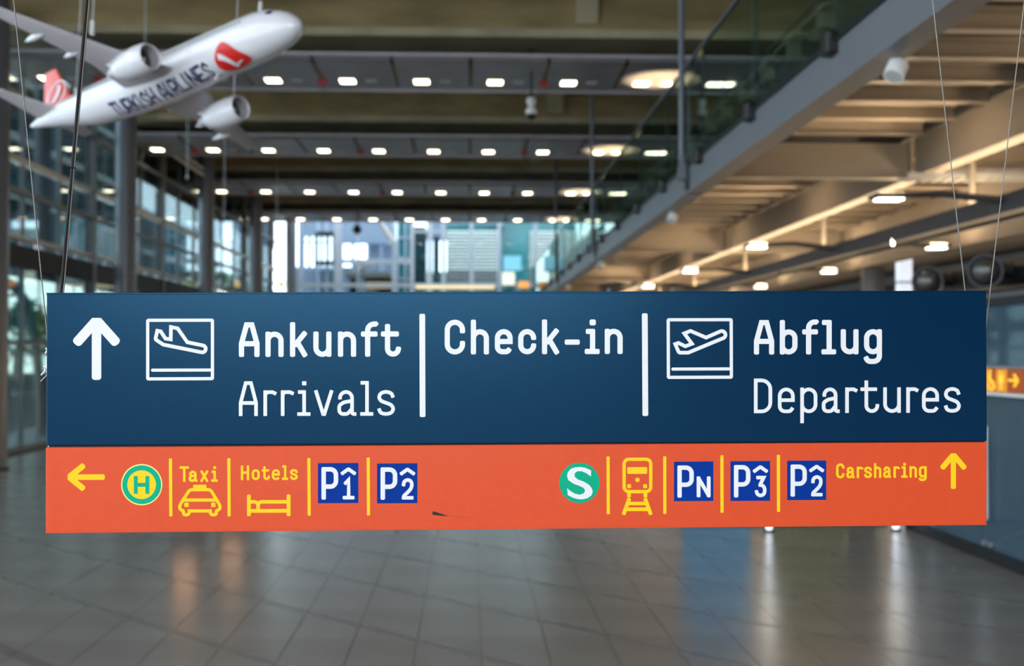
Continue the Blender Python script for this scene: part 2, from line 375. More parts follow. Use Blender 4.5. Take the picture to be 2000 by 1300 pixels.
for y in HY:
    c = MB().box(XE+0.03, XB-0.12, y-0.02, y+0.02, 5.98, 6.62).build('cross_beam', M_WARMLIT, ga)
    MB().box(XE+0.1, XB-0.12, y-0.16, y+0.16, 5.95, 5.98).build('flange', M_WARMLIT, c)
    c = MB().box(XB+0.12, 12.0, y-0.02, y+0.02, 5.98, 6.62).build('cross_beam', M_WARMLIT, ga)
    MB().box(XB+0.12, 12.0, y-0.16, y+0.16, 5.95, 5.98).build('flange', M_WARMLIT, c)
    MB().box(XE-0.05, XE+0.05, y-0.13, y+0.13, 5.74, 6.2).build('splice_plate', M_DARK, ga)
for x, nm in ((XB, 0), (12.1, 1)):
    for i in range(len(HY)-1):
        y0, y1 = HY[i]+0.1, HY[i+1]-0.1
        l = MB().box(x-0.03, x+0.03, y0, y1, 5.98, 6.70).build('long_beam', M_WARMLIT, ga)
        MB().box(x-0.16, x+0.16, y0, y1, 5.94, 5.98).build('flange', M_WARMLIT, l)
def joist_mesh(x0, x1):
    m = MB()
    m.box(x0, x1, -0.015, 0.015, 0.0, 0.28); m.box(x0, x1, -0.10, 0.10, -0.02, 0.0); m.box(x0, x1, -0.30, 0.72, 0.19, 0.22)
    return m.mesh('joist', M_WARMLIT, (0,0,0), False)
j1 = joist_mesh(XE+0.05, XB-0.35); j2 = joist_mesh(XB+0.35, 11.85)
for i in range(len(HY)-1):
    n = 12; st = (HY[i+1]-HY[i])/n
    for k in range(1, n):
        y = HY[i]+st*k
        inst(j1, 'joist', ga, (0, y, 6.56)); inst(j2, 'joist', ga, (0, y, 6.56))
for y in HY[1:4]:
    MB().tube([(XE-0.12, y, 6.1), (XE-0.12, y, 13.0)], 0.055, 10).build('hanger_rod', M_COLUMN, ga, smooth=True)
    MB().hexa([(XE-.2,y-.1,5.92),(XE,y-.1,5.92),(XE,y+.1,5.92),(XE-.2,y+.1,5.92)], [(XE-.16,y-.06,6.35),(XE-.05,y-.06,6.35),(XE-.05,y+.06,6.35),(XE-.16,y+.06,6.35)]).build('hanger_shoe', M_STEEL, ga)
# cable ladders under the near cross beam
for x0, x1, y, z in ((8.5,13.6,20.45,5.98),(7.8,13.6,19.9,5.80)):
    t = MB().box(x0, x1, y-0.25, y-0.235, z, z+0.09).box(x0, x1, y+0.235, y+0.25, z, z+0.09)
    for i in range(int((x1-x0)/0.2)): t.box(x0+i*0.2, x0+i*0.2+0.05, y-0.235, y+0.235, z, z+0.02)
    t = t.build('cable_tray', M_BAND); tag(t, 'perforated pale cable tray under the gallery beam, %s one' % ('upper' if z > 5.9 else 'lower'), 'cable tray', 'cable trays under the gallery')
# glass balustrade
ba = empty('glass_balustrade', (XE-0.07, 38, 6.15)); tag(ba, 'tall glass balustrade with dark clamps along the gallery edge', 'balustrade')
py_ = [8.8+3.6*i for i in range(0, 18)]
for i, y in enumerate(py_):
    MB().box(XE+0.0, XE+0.07, y-0.05, y+0.05, 6.1, 7.95).build('post', M_COLUMN, ba)
    MB().box(XE-0.13, XE+0.02, y-0.13, y+0.13, 6.02, 6.28).build('clamp', M_DARK, ba, bevel=0.03)
    if i < len(py_)-1: MB().box(XE-0.08, XE-0.066, y+0.02, y+3.58, 6.19, 7.95).build('pane', M_GLASSB, ba)
MB().box(XE-0.10, XE-0.045, 8.8, 70, 7.95, 7.99).build('top_rail', M_COLUMN, ba)
MB().tube([(4.85, 8.8, 7.58), (4.85, 70, 7.58)], 0.03, 8).build('handrail', M_COLUMN, ba)
MB().tube([(4.85, 8.8, 7.05), (4.85, 70, 7.05)], 0.02, 8).build('lower_rail', M_COLUMN, ba)
# spotlights hung on the edge flange
for i, y in enumerate((11.1, 23.5, 36.2, 48.6)):
    e = empty('spotlight', (4.30, y, 5.44))
    a = Vector((4.30, y, 5.56)); d = Vector((-0.45, -0.30, -0.84)).normalized()
    MB().tube([a-d*0.04, a+d*0.12], 0.105, 20).build('housing', M_WLAMP, e, smooth=True)
    MB().tube([a+d*0.115, a+d*0.125], 0.085, 16).build('lens', M_BAND, e)
    MB().tube([a, (4.30, y, 5.66)], 0.02, 8).build('stem', M_WLAMP, e)
    tag(e, 'white cylindrical spotlight under the gallery edge, %s from the viewer' % ['first and biggest','second','third','fourth and smallest'][i], 'spotlight', 'spotlights on the gallery edge')
# suspended lighting truss with lamp arms
TY0, TY1 = 9.0, 69.0
tr = empty('lighting_truss', (8.9, 39, 4.95)); tag(tr, 'long dark lighting channel hung below the gallery with side arms', 'lighting truss')
MB().box(8.6, 8.64, TY0, TY1, 4.95, 5.25).build('side_plate', M_TRUSS, tr)
MB().box(9.16, 9.2, TY0, TY1, 4.95, 5.25).build('side_plate', M_TRUSS, tr)
MB().box(8.64, 9.16, TY0, TY1, 5.0, 5.03).build('bottom_plate', M_DARK, tr)
MB().box(8.7, 8.9, TY0, TY1, 5.03, 5.06).build('conduit', M_TRUSS, tr)
ups = MB().box(8.72, 9.08, TY0+1, TY1-1, 5.26, 5.28).build('uplight_strip', M_FILLS, tr)  # light strip added out of sight to warm the gallery underside
LY = [9.9, 17.95, 26.3, 34.3, 42.4, 50.5, 58.6]
for i, y in enumerate(LY):
    for s, lx in ((-1, 6.8), (1, 11.1)):
        x0 = 8.6 if s < 0 else 9.2
        ar = MB().tube([(x0, y-0.15, 5.15), ((x0+lx)/2, y, 5.27), (lx-s*0.25, y, 5.24)], [0.07, 0.055, 0.045], 8).build('lamp_arm', M_TRUSS, tr)
        MB().box(lx-0.28, lx+0.28, y-0.20, y+0.20, 5.18, 5.26).build('lamp_head', M_TRUSS, ar, bevel=0.02)
        MB().box(lx-0.20, lx+0.20, y-0.13, y+0.13, 5.165, 5.182).build('lamp_lens', M_LAMP, ar)
        MB().box(lx-0.20, lx+0.20, y-0.14, y+0.14, 5.258, 5.266).build('upper_lens', M_UPL2, ar)
    MB().tube([(8.9, y+1.6, 5.24), (8.9, y+1.6, 6.6)], 0.06, 10).build('hanger_tube', M_WARMLIT, tr)
    MB().tube([(8.62, y+4.6, 5.0), (8.62, y+4.6, 4.88)], 0.026, 8).build('small_spot', M_LAMP if i % 3 == 1 else M_TRUSS, tr)
# upward wall-washer lamps standing on the gallery deck (they brighten the panels above it)
for i, y in enumerate((30.9, 41.9, 52.9, 63.8)):
    e = empty('gallery_uplight', (5.6, y, 6.88))
    MB().box(5.45, 5.75, y-0.15, y+0.15, 6.88, 7.05).build('housing', M_DARK, e)
    MB().box(5.48, 5.72, y-0.12, y+0.12, 7.05, 7.06).build('lens', M_LAMP, e)
    tag(e, 'floor uplight on the gallery deck, %s from the viewer' % ORD[i], 'uplight', 'uplights on the gallery')
    l = bpy.data.lights.new('gallery_uplight_beam', 'SPOT'); l.energy = 900; l.color = (1.0, 0.80, 0.45); l.spot_size = math.radians(40); l.spot_blend = 0.6; l.shadow_soft_size = 0.12
    o = bpy.data.objects.new('gallery_uplight_beam', l); col.objects.link(o); o.location = (5.6, y, 7.12)
    o.rotation_euler = (Vector((5.4, y+0.2, PZ))-o.location).to_track_quat('-Z', 'Y').to_euler(); o.parent = e; o.location = (0, 0, 0.24)

# ------------------------------------------------------------------ things on the right under the gallery
gp = empty('glass_partition', (6.75, 12, 0)); tag(gp, 'blue-grey glass partition with dark plinth at the right edge', 'glass partition')
XP, PY1 = 6.75, 17.1
MB().box(XP-0.05, XP+0.10, 5, PY1, 0.0, 0.16).build('plinth', M_DARK, gp)
MB().box(XP-0.05, XP+0.10, 5, PY1, 3.30, 3.40).build('head_rail', M_DARK, gp)
MB().box(XP+0.10, XP+7.1, PY1-0.10, PY1, 0.0, 0.16).build('plinth', M_DARK, gp)
MB().box(XP+0.10, XP+7.1, PY1-0.10, PY1, 3.30, 3.40).build('head_rail', M_DARK, gp)
ys = [5, 7.4, 9.8, 12.2, 14.6, PY1]
for i in range(5):
    MB().box(XP, XP+0.02, ys[i]+0.012, ys[i+1]-0.012, 0.16, 3.30).build('pane', M_GLASSP, gp)
    for dy in (-0.09, 0.09):
        y = ys[i+1]-0.2+dy
        MB().tube([(XP-0.07, y, 0.55), (XP-0.07, y, 1.75)], 0.018, 8).build('pull_bar', M_ALU, gp)
        MB().tube([(XP-0.05, y, 0.22), (XP+0.0, y, 0.22)], 0.035, 10).build('patch_fitting', M_ALU, gp)
for i in range(4):
    x0 = XP+0.12+i*1.75
    MB().box(x0, x0+1.72, PY1-0.06, PY1-0.04, 0.16, 3.30).build('pane', M_GLASSP, gp)
ob_ = MB().box(10.2, 13.8, 8.0, 16.0, 0.0, 3.2).build('dark_room_block', M_WALLD); tag(ob_, 'dark room volume standing behind the glass partition', 'room block')
# lit orange pictogram sign on the partition
M_SORG = mat('lit_orange', (0.35, 0.07, 0.01), 0.4, emit=(0.72, 0.12, 0.005), estr=0.05)
M_SYEL = mat('lit_yellow', (0.95, 0.55, 0.05), 0.4, emit=(1.0, 0.55, 0.03), estr=0.32)
M_SBAR = mat('lit_amber', (0.9, 0.35, 0.03), 0.4, emit=(0.95, 0.28, 0.01), estr=0.14)
ls = empty('toilet_sign', (6.66, 13.6, 2.2)); tag(ls, 'lit orange sign with restroom and wheelchair symbols on the glass at right', 'sign')
SX = 6.62
MB().box(SX, SX+0.10, 12.6, 14.7, 2.205, 2.50).build('light_box', M_SORG, ls)
MB().box(SX-0.03, SX+0.11, 12.6, 14.7, 2.16, 2.20).build('bottom_rail', M_WLAMP, ls)
MB().box(SX-0.03, SX+0.11, 12.6, 14.7, 2.505, 2.535).build('top_rail', M_ALU, ls)
def onside(px): return 2200*SX/(px-VX)              # distance along the glass seen at that pixel column
for px in (1943, 1966.5, 1981):
    y = onside(px); MB().box(SX-0.006, SX, y-0.035, y+0.035, 2.21, 2.495).build('divider', M_SBAR, ls)
def person(y, s, nm):
    m = MB()
    m.tube([(SX-0.008, y, 2.46), (SX, y, 2.46)], 0.022, 12)
    m.add([(SX-0.006, y+a*s, z) for a, z in ((-.05,2.43),(.05,2.43),(.055,2.33),(.03,2.33),(.028,2.225),(-.028,2.225),(-.03,2.33),(-.055,2.33))], [tuple(range(8))])
    m.build(nm, M_SYEL, ls)
person(onside(1973.5), 1.0, 'person_symbol'); person(onside(1936), 1.0, 'person_symbol')
y = onside(1953)
m = MB(); m.tube([(SX-0.008, y+.03, 2.46), (SX, y+.03, 2.46)], 0.024, 12)
m.tube([(SX-0.006, y+0.075*math.cos(t)-0.01, 2.29+0.065*math.sin(t)) for t in [i*math.pi/9 for i in range(9, 20)]], 0.013, 6)
m.tube([(SX-0.006, y+.03, 2.43), (SX-0.006, y+.03, 2.34), (SX-0.006, y-.045, 2.335), (SX-0.006, y-.085, 2.25)], 0.017, 6)
m.build('wheelchair_symbol', M_SYEL, ls)
y = onside(1996)
m = MB(); m.tube([(SX-0.006, y+.09, 2.36), (SX-0.006, y-.14, 2.36)], 0.016, 6); m.tube([(SX-0.006, y-.05, 2.43), (SX-0.006, y-.14, 2.36), (SX-0.006, y-.05, 2.29)], 0.016, 6)
m.build('arrow_symbol', M_SYEL, ls)
# exhibition booth mirrored in the floor: two white posts, blue and olive panels
M_BOOTHB = mat('booth_blue', (0.03, 0.22, 0.42), 0.4, emit=(0.03, 0.25, 0.45), estr=0.13)
M_BOOTHY = mat('booth_olive', (0.16, 0.15, 0.03), 0.5)
M_POSTGLOW = mat('light_tube', (0.85, 0.88, 0.92), 0.4, emit=(0.85, 0.92, 1.0), estr=0.55)  # white post colour with a glow added for a brighter floor reflection
bo = empty('exhibit_booth', (4.9, 17.2, 0)); tag(bo, 'booth with white posts and blue and olive panels, mirrored in the floor', 'booth')
for x, y in ((4.54, 16.9), (6.48, 16.9)):
    MB().tube([(x, y, 0), (x, y, 2.1)], 0.045, 14).build('post', M_POSTGLOW, bo, smooth=True)
    MB().tube([(x, y, 0.0), (x, y, 0.03)], 0.08, 16).build('foot_plate', M_DARK, bo)
    MB().box(x-0.06, x+0.06, y-0.03, y+0.03, 1.30, 1.62).build('lamp', M_LIGHT, bo)
MB().box(3.36, 4.44, 17.6, 17.66, 0.05, 2.0).build('blue_panel', M_BOOTHB, bo)
MB().box(4.70, 5.95, 17.6, 17.66, 0.05, 2.0).build('olive_panel', M_BOOTHY, bo)
MB().box(5.98, 6.42, 17.6, 17.66, 0.05, 2.0).build('dark_panel', M_DARK, bo)
MB().box(3.3, 6.6, 17.55, 18.4, 0.0, 0.05).build('plinth', M_DARK, bo)
# two unseen warm lamps on dark stands, added for their floor reflections
for i, (x, y, h) in enumerate(((-4.15, 20.0, 1.15), (-4.46, 18.0, 1.1))):
    e = empty('ticket_terminal', (x, y, 0)); MB().box(x-.26, x+.26, y, y+.35, 0, h+.25).build('body', M_DARK, e, bevel=.02)
    MB().box(x-.17, x+.17, y-.012, y, h-.35, h+.15).build('screen', mat('warm_screen', (0.9,0.5,0.25), .4, emit=(1.0,0.5,0.24), estr=0.55), e)
    tag(e, 'dark ticket terminal with warm screen hidden behind the sign, %s of two' % ('farther', 'nearer')[i], 'terminal', 'ticket terminals behind the sign')
# pylon, pillar, air nozzles
py = empty('light_pylon', (7.85, 20.0, 0)); tag(py, 'tall white lit pylon rising behind the sign, beside the grey pillar', 'pylon')
M_PYL = mat('pylon_white', (0.8, 0.8, 0.82), 0.4, emit=(0.85, 0.9, 1.0), estr=0.20)
MB().box(7.73, 7.96, 19.9, 20.1, 0.0, 3.94).build('lower_panel', M_PYL, py); MB().box(7.74, 7.95, 19.93, 20.07, 3.94, 3.98).build('joint', M_ALU, py)
MB().hexa([(7.73,19.9,3.98),(7.96,19.9,3.98),(7.96,20.1,3.98),(7.73,20.1,3.98)], [(7.73,19.9,4.33),(7.96,19.9,4.38),(7.96,20.1,4.38),(7.73,20.1,4.33)]).build('upper_panel', M_PYL, py)
pc = empty('pillar', (12.3, 33.8, 0)); tag(pc, 'round blue-grey pillar under the gallery behind the sign', 'pillar')
lathe_z(MB(), [(0.35,0.05),(0.35,5.26)], 12.3, 33.8, 24).build('shaft', M_COLUMN, pc, smooth=True)
lathe_z(MB(), [(0.40,0),(0.40,0.05)], 12.3, 33.8, 24).build('base_collar', M_DARK, pc)
du = MB().tube([(7.75, 9, 3.84), (7.75, 18.6, 3.84)], 0.20, 18).build('air_duct', M_DARK, smooth=True); tag(du, 'dark round air duct running above the glass partition', 'duct')
for i, (yy, zz) in enumerate(((17.15, 3.80), (15.2, 3.82))):
    e = empty('air_nozzle', (7.1, yy, zz-0.25)); c = Vector((7.10, yy, zz)); ax = Vector((-0.55, -0.80, -0.10)).normalized()
    u = ax.cross(Vector((0,0,1))).normalized(); w = ax.cross(u)
    MB().loft([circle3(c-ax*0.30, u, w, 0.13, 22), circle3(c-ax*0.05, u, w, 0.235, 22), circle3(c+ax*0.03, u, w, 0.24, 22), circle3(c+ax*0.03, u, w, 0.20, 22), circle3(c-ax*0.02, u, w, 0.19, 22)], caps=False).build('collar', M_DARK, e, smooth=True)
    MB().loft([circle3(c+ax*(0.19*math.sin(t)-0.03), u, w, 0.19*math.cos(t), 22) for t in [-0.3+i2*0.22 for i2 in range(8)]], caps=True).build('ball', M_NOZZLE, e, smooth=True)
    MB().tube([c-ax*0.28, (7.75, yy+0.2, 3.84)], 0.11, 14).build('neck', M_DARK, e, smooth=True)
    tag(e, 'dark ball-shaped air nozzle above the sign, %s of the two' % ['left and smaller', 'right and larger'][i], 'air nozzle', 'ball air nozzles')

# ------------------------------------------------------------------ small things hanging from the ceiling
e = empty('dome_camera', (1.70, 30.4, 9.0))
MB().tube([(1.70,30.4,9.55),(1.70,30.4,10.93)], 0.035, 10).build('pole', M_DARK, e)
lathe_z(MB(), [(0.05,9.62),(0.12,9.58),(0.13,9.45),(0.07,9.38),(0.08,9.33),(0.15,9.28),(0.15,9.15)], 1.70, 30.4, 18).build('housing', M_WLAMP, e, smooth=True)
lathe_z(MB(), [(0.14,9.15),(0.12,9.06),(0.06,9.01),(0.01,9.0)], 1.70, 30.4, 18).build('dome', M_TEAR, e, smooth=True)
tag(e, 'white surveillance camera with black dome on a ceiling pole', 'camera')
e = empty('dome_camera', (-6.5, 66.0, 9.6))
MB().tube([(-6.5,66.0,10.0),(-6.5,66.0,12.98)], 0.05, 8).build('pole', M_DARK, e)
lathe_z(MB(), [(0.08,10.2),(0.30,9.9),(0.30,9.82),(0.1,9.6)], -6.5, 66.0, 16).build('housing', M_DARK, e, smooth=True)
tag(e, 'small dark camera on a pole before the far glass wall', 'camera')
for i, (px, pyy, Y) in enumerate(((366, 345, 30), (541, 420, 44), (438, 420, 40), (283, 160, 24))):
    p = atY(px, pyy, Y); e = empty('hanging_wire', p)
    MB().tube([p, (p.x, p.y, 13.0)], 0.007, 6).build('wire', M_ALU, e)
    lathe_z(MB(), [(0.012,p.z+.06),(0.035,p.z+.02),(0.035,p.z-.03),(0.008,p.z-.07)], p.x, p.y, 12).build('weight', M_ALU, e, smooth=True)
    tag(e, 'thin steel wire with small weight hanging ' + ['left of the third column','right of the fourth column','between the third and fourth columns','above the airliner tail'][i], 'wire', 'thin hanging wires')

for a_, b_ in (((330, 297), (396, 341)), ((345, 294), (396, 329))):
    q0, q1 = atY(*a_, 44.0), atY(*b_, 47.0); MB().tube([q0, q1], 0.075, 8).build('roof_strut', M_BAND, ce)
# ------------------------------------------------------------------ outside
M_ASPH = mat('asphalt', (0.16, 0.16, 0.165), 0.9)
M_DGLASS = mat('dark_glazing', (0.012, 0.036, 0.046), 0.6, var=0.6, scale=0.25, spec=0.04)
M_TEAL = mat('teal_glazing', (0.02, 0.16, 0.18), 0.12, var=0.4, scale=0.4)
M_LEAF = mat('leaf', (0.16, 0.28, 0.08), 0.7, var=0.35, scale=2.5)
M_BARK = mat('bark', (0.09, 0.065, 0.045), 0.9)
M_LOUV = mat('louvre_metal', (0.42, 0.44, 0.42), 0.4, 0.2)
M_LAV = mat('lavender_panel', (0.16, 0.20, 0.29), 0.5, var=0.08, scale=0.3)
M_CONCP = mat('pale_concrete', (0.30, 0.30, 0.29), 0.8, var=0.1)
gd = MB().box(-90, 60, 2, 200, -0.5, -0.32).build('ground', M_ASPH); tag(gd, 'asphalt ground outside the glass fronts', 'ground', kind='structure')
pv = MB().box(-60, XF-0.4, 4, 140, -0.31, -0.10).build('forecourt', M_CONCP); tag(pv, 'pale paved forecourt outside the left glass front', 'forecourt', kind='structure')
# walkway deck, office block, stairs and arch outside the left front
rd = empty('outdoor_walkway', (-13.1, 50, 0)); tag(rd, 'dark outdoor walkway deck along the left glass front', 'walkway')
MB().box(-13.7, XF-0.45, 26, 80, 5.0, 5.6).build('deck', M_SLAB, rd)
for y in (30, 52, 74): MB().tube([(-13.3, y, -0.1), (-13.3, y, 5.0)], 0.12, 12).build('pier', M_CONCP, rd, smooth=True)
MB().tube([(-13.25, 35.6, 5.6), (-13.25, 35.6, 12.9)], 0.26, 18).build('canopy_post', M_COLUMN, rd, smooth=True)
bl = empty('office_block', (-30, 80, 0)); tag(bl, 'dark glazed building across the road beyond the left glass front', 'building')
MB().box(-42, -26, 57, 84, -0.1, 24).build('glazing', M_DGLASS, bl)
for z in (8.0, 11.4, 14.8, 18.2, 21.6): MB().box(-25.95, -25.8, 57, 84, z, z+0.45).build('slab_band', M_CONCP, bl)
for i in range(10): MB().box(-25.98, -25.84, 57+i*3-0.08, 57+i*3+0.08, 0, 24).build('mullion', M_MULL, bl)
MB().box(-42, -26, 84.5, 118, -0.1, 14.2).build('low_wing', M_DGLASS, bl)
for z in (5.4, 8.0, 10.6, 13.8): MB().box(-25.95, -25.8, 84.5, 118, z, z+0.40).build('slab_band', M_CONCP, bl)
for i in range(11): MB().box(-25.98, -25.84, 85+i*3-0.08, 85+i*3+0.08, 0, 13.4).build('mullion', M_MULL, bl)
M_SCENEGLOW = mat('lit_shop', (0.8,0.8,0.7), 0.5, emit=(0.88,1.0,0.93), estr=1.8)  # glow put in for the bright scenery seen below the walkway
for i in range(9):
    MB().box(-25.95, -25.9, 57.15+i*3, 59.85+i*3, 5.0, 7.6).build('lit_window', M_SCENEGLOW, bl); MB().box(-25.95, -25.9, 57.15+i*3, 59.85+i*3, 0.4, 4.2).build('lit_window', M_SCENEGLOW, bl)
st = empty('outdoor_stairs', (-17.5, 46, -0.1)); tag(st, 'pale outdoor steps beyond the left glass front', 'stairs')
for i in range(11): MB().box(-16.6-0.32*i, -16.6-0.32*(i-1), 39, 56, -0.1, 0.08+0.17*i).build('step', M_CONCP, st)
ar = empty('arched_frame', (-14.6, 36.4, -0.1)); tag(ar, 'pale arched frame outside, seen beside the sign at left', 'arch')
for x_ in (-14.6, -15.8): MB().tube([(x_, 36.4+2.9*math.cos(t), -0.1+5.0*math.sin(t)) for t in [i*math.pi/16 for i in range(17)]], 0.17, 10).build('rib', M_CONCP, ar, smooth=True)
def tree(x, y, h, r, label):
    e = empty('tree', (x, y, -0.1)); MB().tube([(x,y,-0.1),(x+.1,y,h*0.55)], [0.16,0.09], 8).build('trunk', M_BARK, e)
    m = MB(); rn = random.Random(int(x*31+y*7))
    for i in range(420):
        t, ph, q = rn.uniform(0, 6.283), math.acos(rn.uniform(-1, 1)), r*(0.55+0.45*rn.random())
        c = Vector((x+q*math.sin(ph)*math.cos(t), y+q*math.sin(ph)*math.sin(t), h*0.68+q*0.9*math.cos(ph)))
        u = Vector((rn.uniform(-1,1), rn.uniform(-1,1), rn.uniform(-1,1))).normalized(); w = u.cross(Vector((rn.uniform(-1,1), rn.uniform(-1,1), 1))).normalized()
        s_ = 0.22*r/1.8
        m.add([c-u*s_, c+w*s_*0.6, c+u*s_, c-w*s_*0.6], [(0,1,2,3)])
    m.build('crown', M_LEAF, e)
    tag(e, label, 'tree', 'trees outside')
tree(-20.8, 52.5, 5.4, 1.9, 'leafy green tree outside at the left edge')
tree(-23.4, 66, 5.6, 1.8, 'leafy green tree outside left of the thick column')
tree(-23.4, 79, 6.6, 2.0, 'leafy green tree outside right of the thick column')
tree(-21.5, 96, 10.5, 3.2, 'tall tree far outside behind the third column')
tree(-24.5, 124, 11.0, 4.0, 'tall tree far outside behind the fourth column')
# wing with louvres and lavender hall behind the far glass wall
lv = empty('louvred_wing', (0.2, 78, 0)); tag(lv, 'building wing with pale horizontal louvres behind the far glass wall', 'building')
Y2 = 78.0
x0, x1, zt, zb = pxX(872, Y2), pxX(972, Y2), pxZ(448, Y2), pxZ(560, Y2)
MB().box(x0, x1, Y2+0.3, Y2+6, 0, zt+0.4).build('core', M_TEAL, lv)
n = 17
for i in range(n):
    z = zb+(zt-zb)*i/n
    MB().hexa([(x0,Y2,z),(x1,Y2,z),(x1,Y2+0.02,z),(x0,Y2+0.02,z)], [(x0,Y2+0.07,z+0.17),(x1,Y2+0.07,z+0.17),(x1,Y2+0.09,z+0.17),(x0,Y2+0.09,z+0.17)]).build('louvre', M_LOUV if i > 4 else M_MULL, lv)
x2, x3 = pxX(1035, Y2), pxX(1130, Y2)
MB().box(x2, x3, Y2+0.3, Y2+6, 0, zt).build('core', M_TEAL, lv)
for i in range(n):
    z = zb+(zt-zb)*i/n
    MB().hexa([(x2,Y2,z),(x3,Y2,z),(x3,Y2+0.02,z),(x2,Y2+0.02,z)], [(x2,Y2+0.07,z+0.17),(x3,Y2+0.07,z+0.17),(x3,Y2+0.09,z+0.17),(x2,Y2+0.09,z+0.17)]).build('louvre', M_LOUV if i > 5 else M_MULL, lv)
tb = empty('teal_glass_tower', (-3.6, 77, 0)); tag(tb, 'teal glass stair tower left of the louvred wing', 'building')
MB().box(pxX(776,77), pxX(806,77), 76.5, 79, 0, 12).build('glazing', M_TEAL, tb); MB().box(pxX(808,77), pxX(832,77), 76.2, 79, 0, 11.2).build('glazing', M_DGLASS, tb)
for px in (777, 792, 806): MB().box(pxX(px,76.4)-0.06, pxX(px,76.4)+0.06, 76.3, 76.5, 0, 12).build('mullion', M_PALE, tb)
for z in (7.6, 9.0, 10.4): MB().box(pxX(776,76.4), pxX(806,76.4), 76.3, 76.5, z, z+0.12).build('transom', M_PALE, tb)
hl = empty('hangar_hall', (-8, 100, 0)); tag(hl, 'large pale lavender hall far behind the end glass wall', 'building')
MB().box(pxX(666,90), pxX(772,90), 90, 90.5, pxZ(476,90), pxZ(405,90)).build('upper_wall', M_LAV, hl)
MB().box(pxX(590,90), pxX(656,90), 90, 90.5, pxZ(462,90), pxZ(405,90)).build('upper_wall', M_LAV, hl)
MB().box(pxX(720,92), pxX(790,92), 92, 93, 0, pxZ(470,92)).build('rear_wall', M_LAV, hl)
for px in (594, 606, 618, 630, 642, 652, 668, 690, 720, 745, 770): MB().box(pxX(px,90.2)-0.12, pxX(px,90.2)+0.12, 90.1, 90.4, 0, pxZ(405,90)).build('fin', M_LAV, hl)
MB().box(pxX(580,93), pxX(780,93), 93, 94, 0, pxZ(522,93)).build('lower_wall', M_LAV, hl)
MB().box(pxX(834,95), pxX(876,95), 95, 96, pxZ(468,95), pxZ(405,95)).build('upper_wall', M_LAV, hl)
MB().box(pxX(846,94), pxX(858,94), 94, 95, 0, pxZ(462,94)).build('shaft', M_DGLASS, hl)
MB().box(pxX(834,94), pxX(876,94), 94.5, 95.5, 0, pxZ(530,94)).build('lower_wall', M_TEAL, hl)
MB().box(pxX(1130,95), 26, 95, 96, 0, 9).build('boundary_wall', M_LAV, hl)
MB().box(pxX(975,90), pxX(1130,90), 92, 93, 0, pxZ(420,90)).build('side_wall', M_TEAL, hl)
MB().hexa([(pxX(868,88),88,pxZ(440,88)),(pxX(985,88),88,pxZ(440,88)),(pxX(985,88),96,pxZ(440,88)),(pxX(868,88),96,pxZ(440,88))], [(pxX(868,88),88,pxZ(428,88)),(pxX(985,88),88,pxZ(405,88)),(pxX(985,88),96,pxZ(405,88)),(pxX(868,88),96,pxZ(428,88))]).build('roof_edge', M_LAV, hl)
sk = empty('glazed_stair', (-9.5, 74.5, 0)); tag(sk, 'outside steel stair with dark landings left of the pale post', 'stairs')
for py_ in (457, 514): z = pxZ(py_, 75); MB().box(pxX(619,75), pxX(655,75), 74.6, 75.6, z-0.14, z+0.10).build('landing', M_DARK, sk)
for px in (620, 637, 654): MB().box(pxX(px,75)-0.07, pxX(px,75)+0.07, 75.5, 75.6, 0, 11.5).build('post', M_PALE, sk)
MB().box(pxX(590,75), pxX(660,75), 76.0, 76.1, 0, pxZ(528,76)).build('screen', M_LAV, sk)
ga2 = empty('passage_roof', (-6.5, 76, 0)); tag(ga2, 'dark covered passage with golden lit soffit behind the far glass wall', 'passage')
MB().box(pxX(672,75), pxX(765,75), 74.5, 79, pxZ(538,75), pxZ(531,75)).build('roof', M_CONCP, ga2)
MB().box(pxX(672,75), pxX(765,75), 78.8, 79, 0, pxZ(538,75)).build('back_wall', M_DARK, ga2)
M_GOLD = mat('golden_light', (0.9, 0.6, 0.25), 0.5, emit=(1.0, 0.60, 0.22), estr=0.30)
MB().box(pxX(716,75), pxX(763,75), 75.0, 75.2, pxZ(562,75), pxZ(552,75)).build('lit_fascia', M_GOLD, ga2)
MB().box(pxX(705,75), pxX(712,75), 74.8, 75.0, 0, pxZ(540,75)).build('post', M_PALE, ga2)
MB().box(pxX(690,75), pxX(728,75), 75.5, 76.5, pxZ(522,75), pxZ(511,75)).build('white_canopy', M_CONCP, ga2)
# lit signs at the far end of the gallery
def litbox(name, px0, px1, py0, py1, Y, rgb, s, label, cat):
    e = empty(name, ((pxX(px0,Y)+pxX(px1,Y))/2, Y, pxZ(py1,Y)))
    MB().box(pxX(px0,Y), pxX(px1,Y), Y, Y+0.3, pxZ(py1,Y), pxZ(py0,Y)).build('lit_face', mat('lit_'+name, rgb, 0.4, emit=rgb, estr=s), e)
    MB().box(pxX(px0,Y)-.05, pxX(px1,Y)+.05, Y+0.02, Y+0.36, pxZ(py1,Y)-.05, pxZ(py1,Y)).build('casing', M_DARK, e)
    MB().tube([((pxX(px0,Y)+pxX(px1,Y))/2, Y+0.2, pxZ(py1,Y)), ((pxX(px0,Y)+pxX(px1,Y))/2, Y+0.2, 0)], 0.06, 8).build('post', M_DARK, e)
    tag(e, label, cat)
litbox('blue_light_box', 984, 1018, 499, 528, 70.4, (0.16, 0.45, 0.62), 0.30, 'light blue display box at the far end of the hall', 'display')
litbox('white_light_box', 981, 1005, 531, 556, 69.6, (0.75, 0.85, 0.70), 0.35, 'white display box below the light blue one at the far end', 'display')
litbox('orange_light_box', 1013, 1033, 549, 562, 69.0, (0.95, 0.38, 0.10), 0.35, 'small orange display box at the far end near the gallery', 'display')
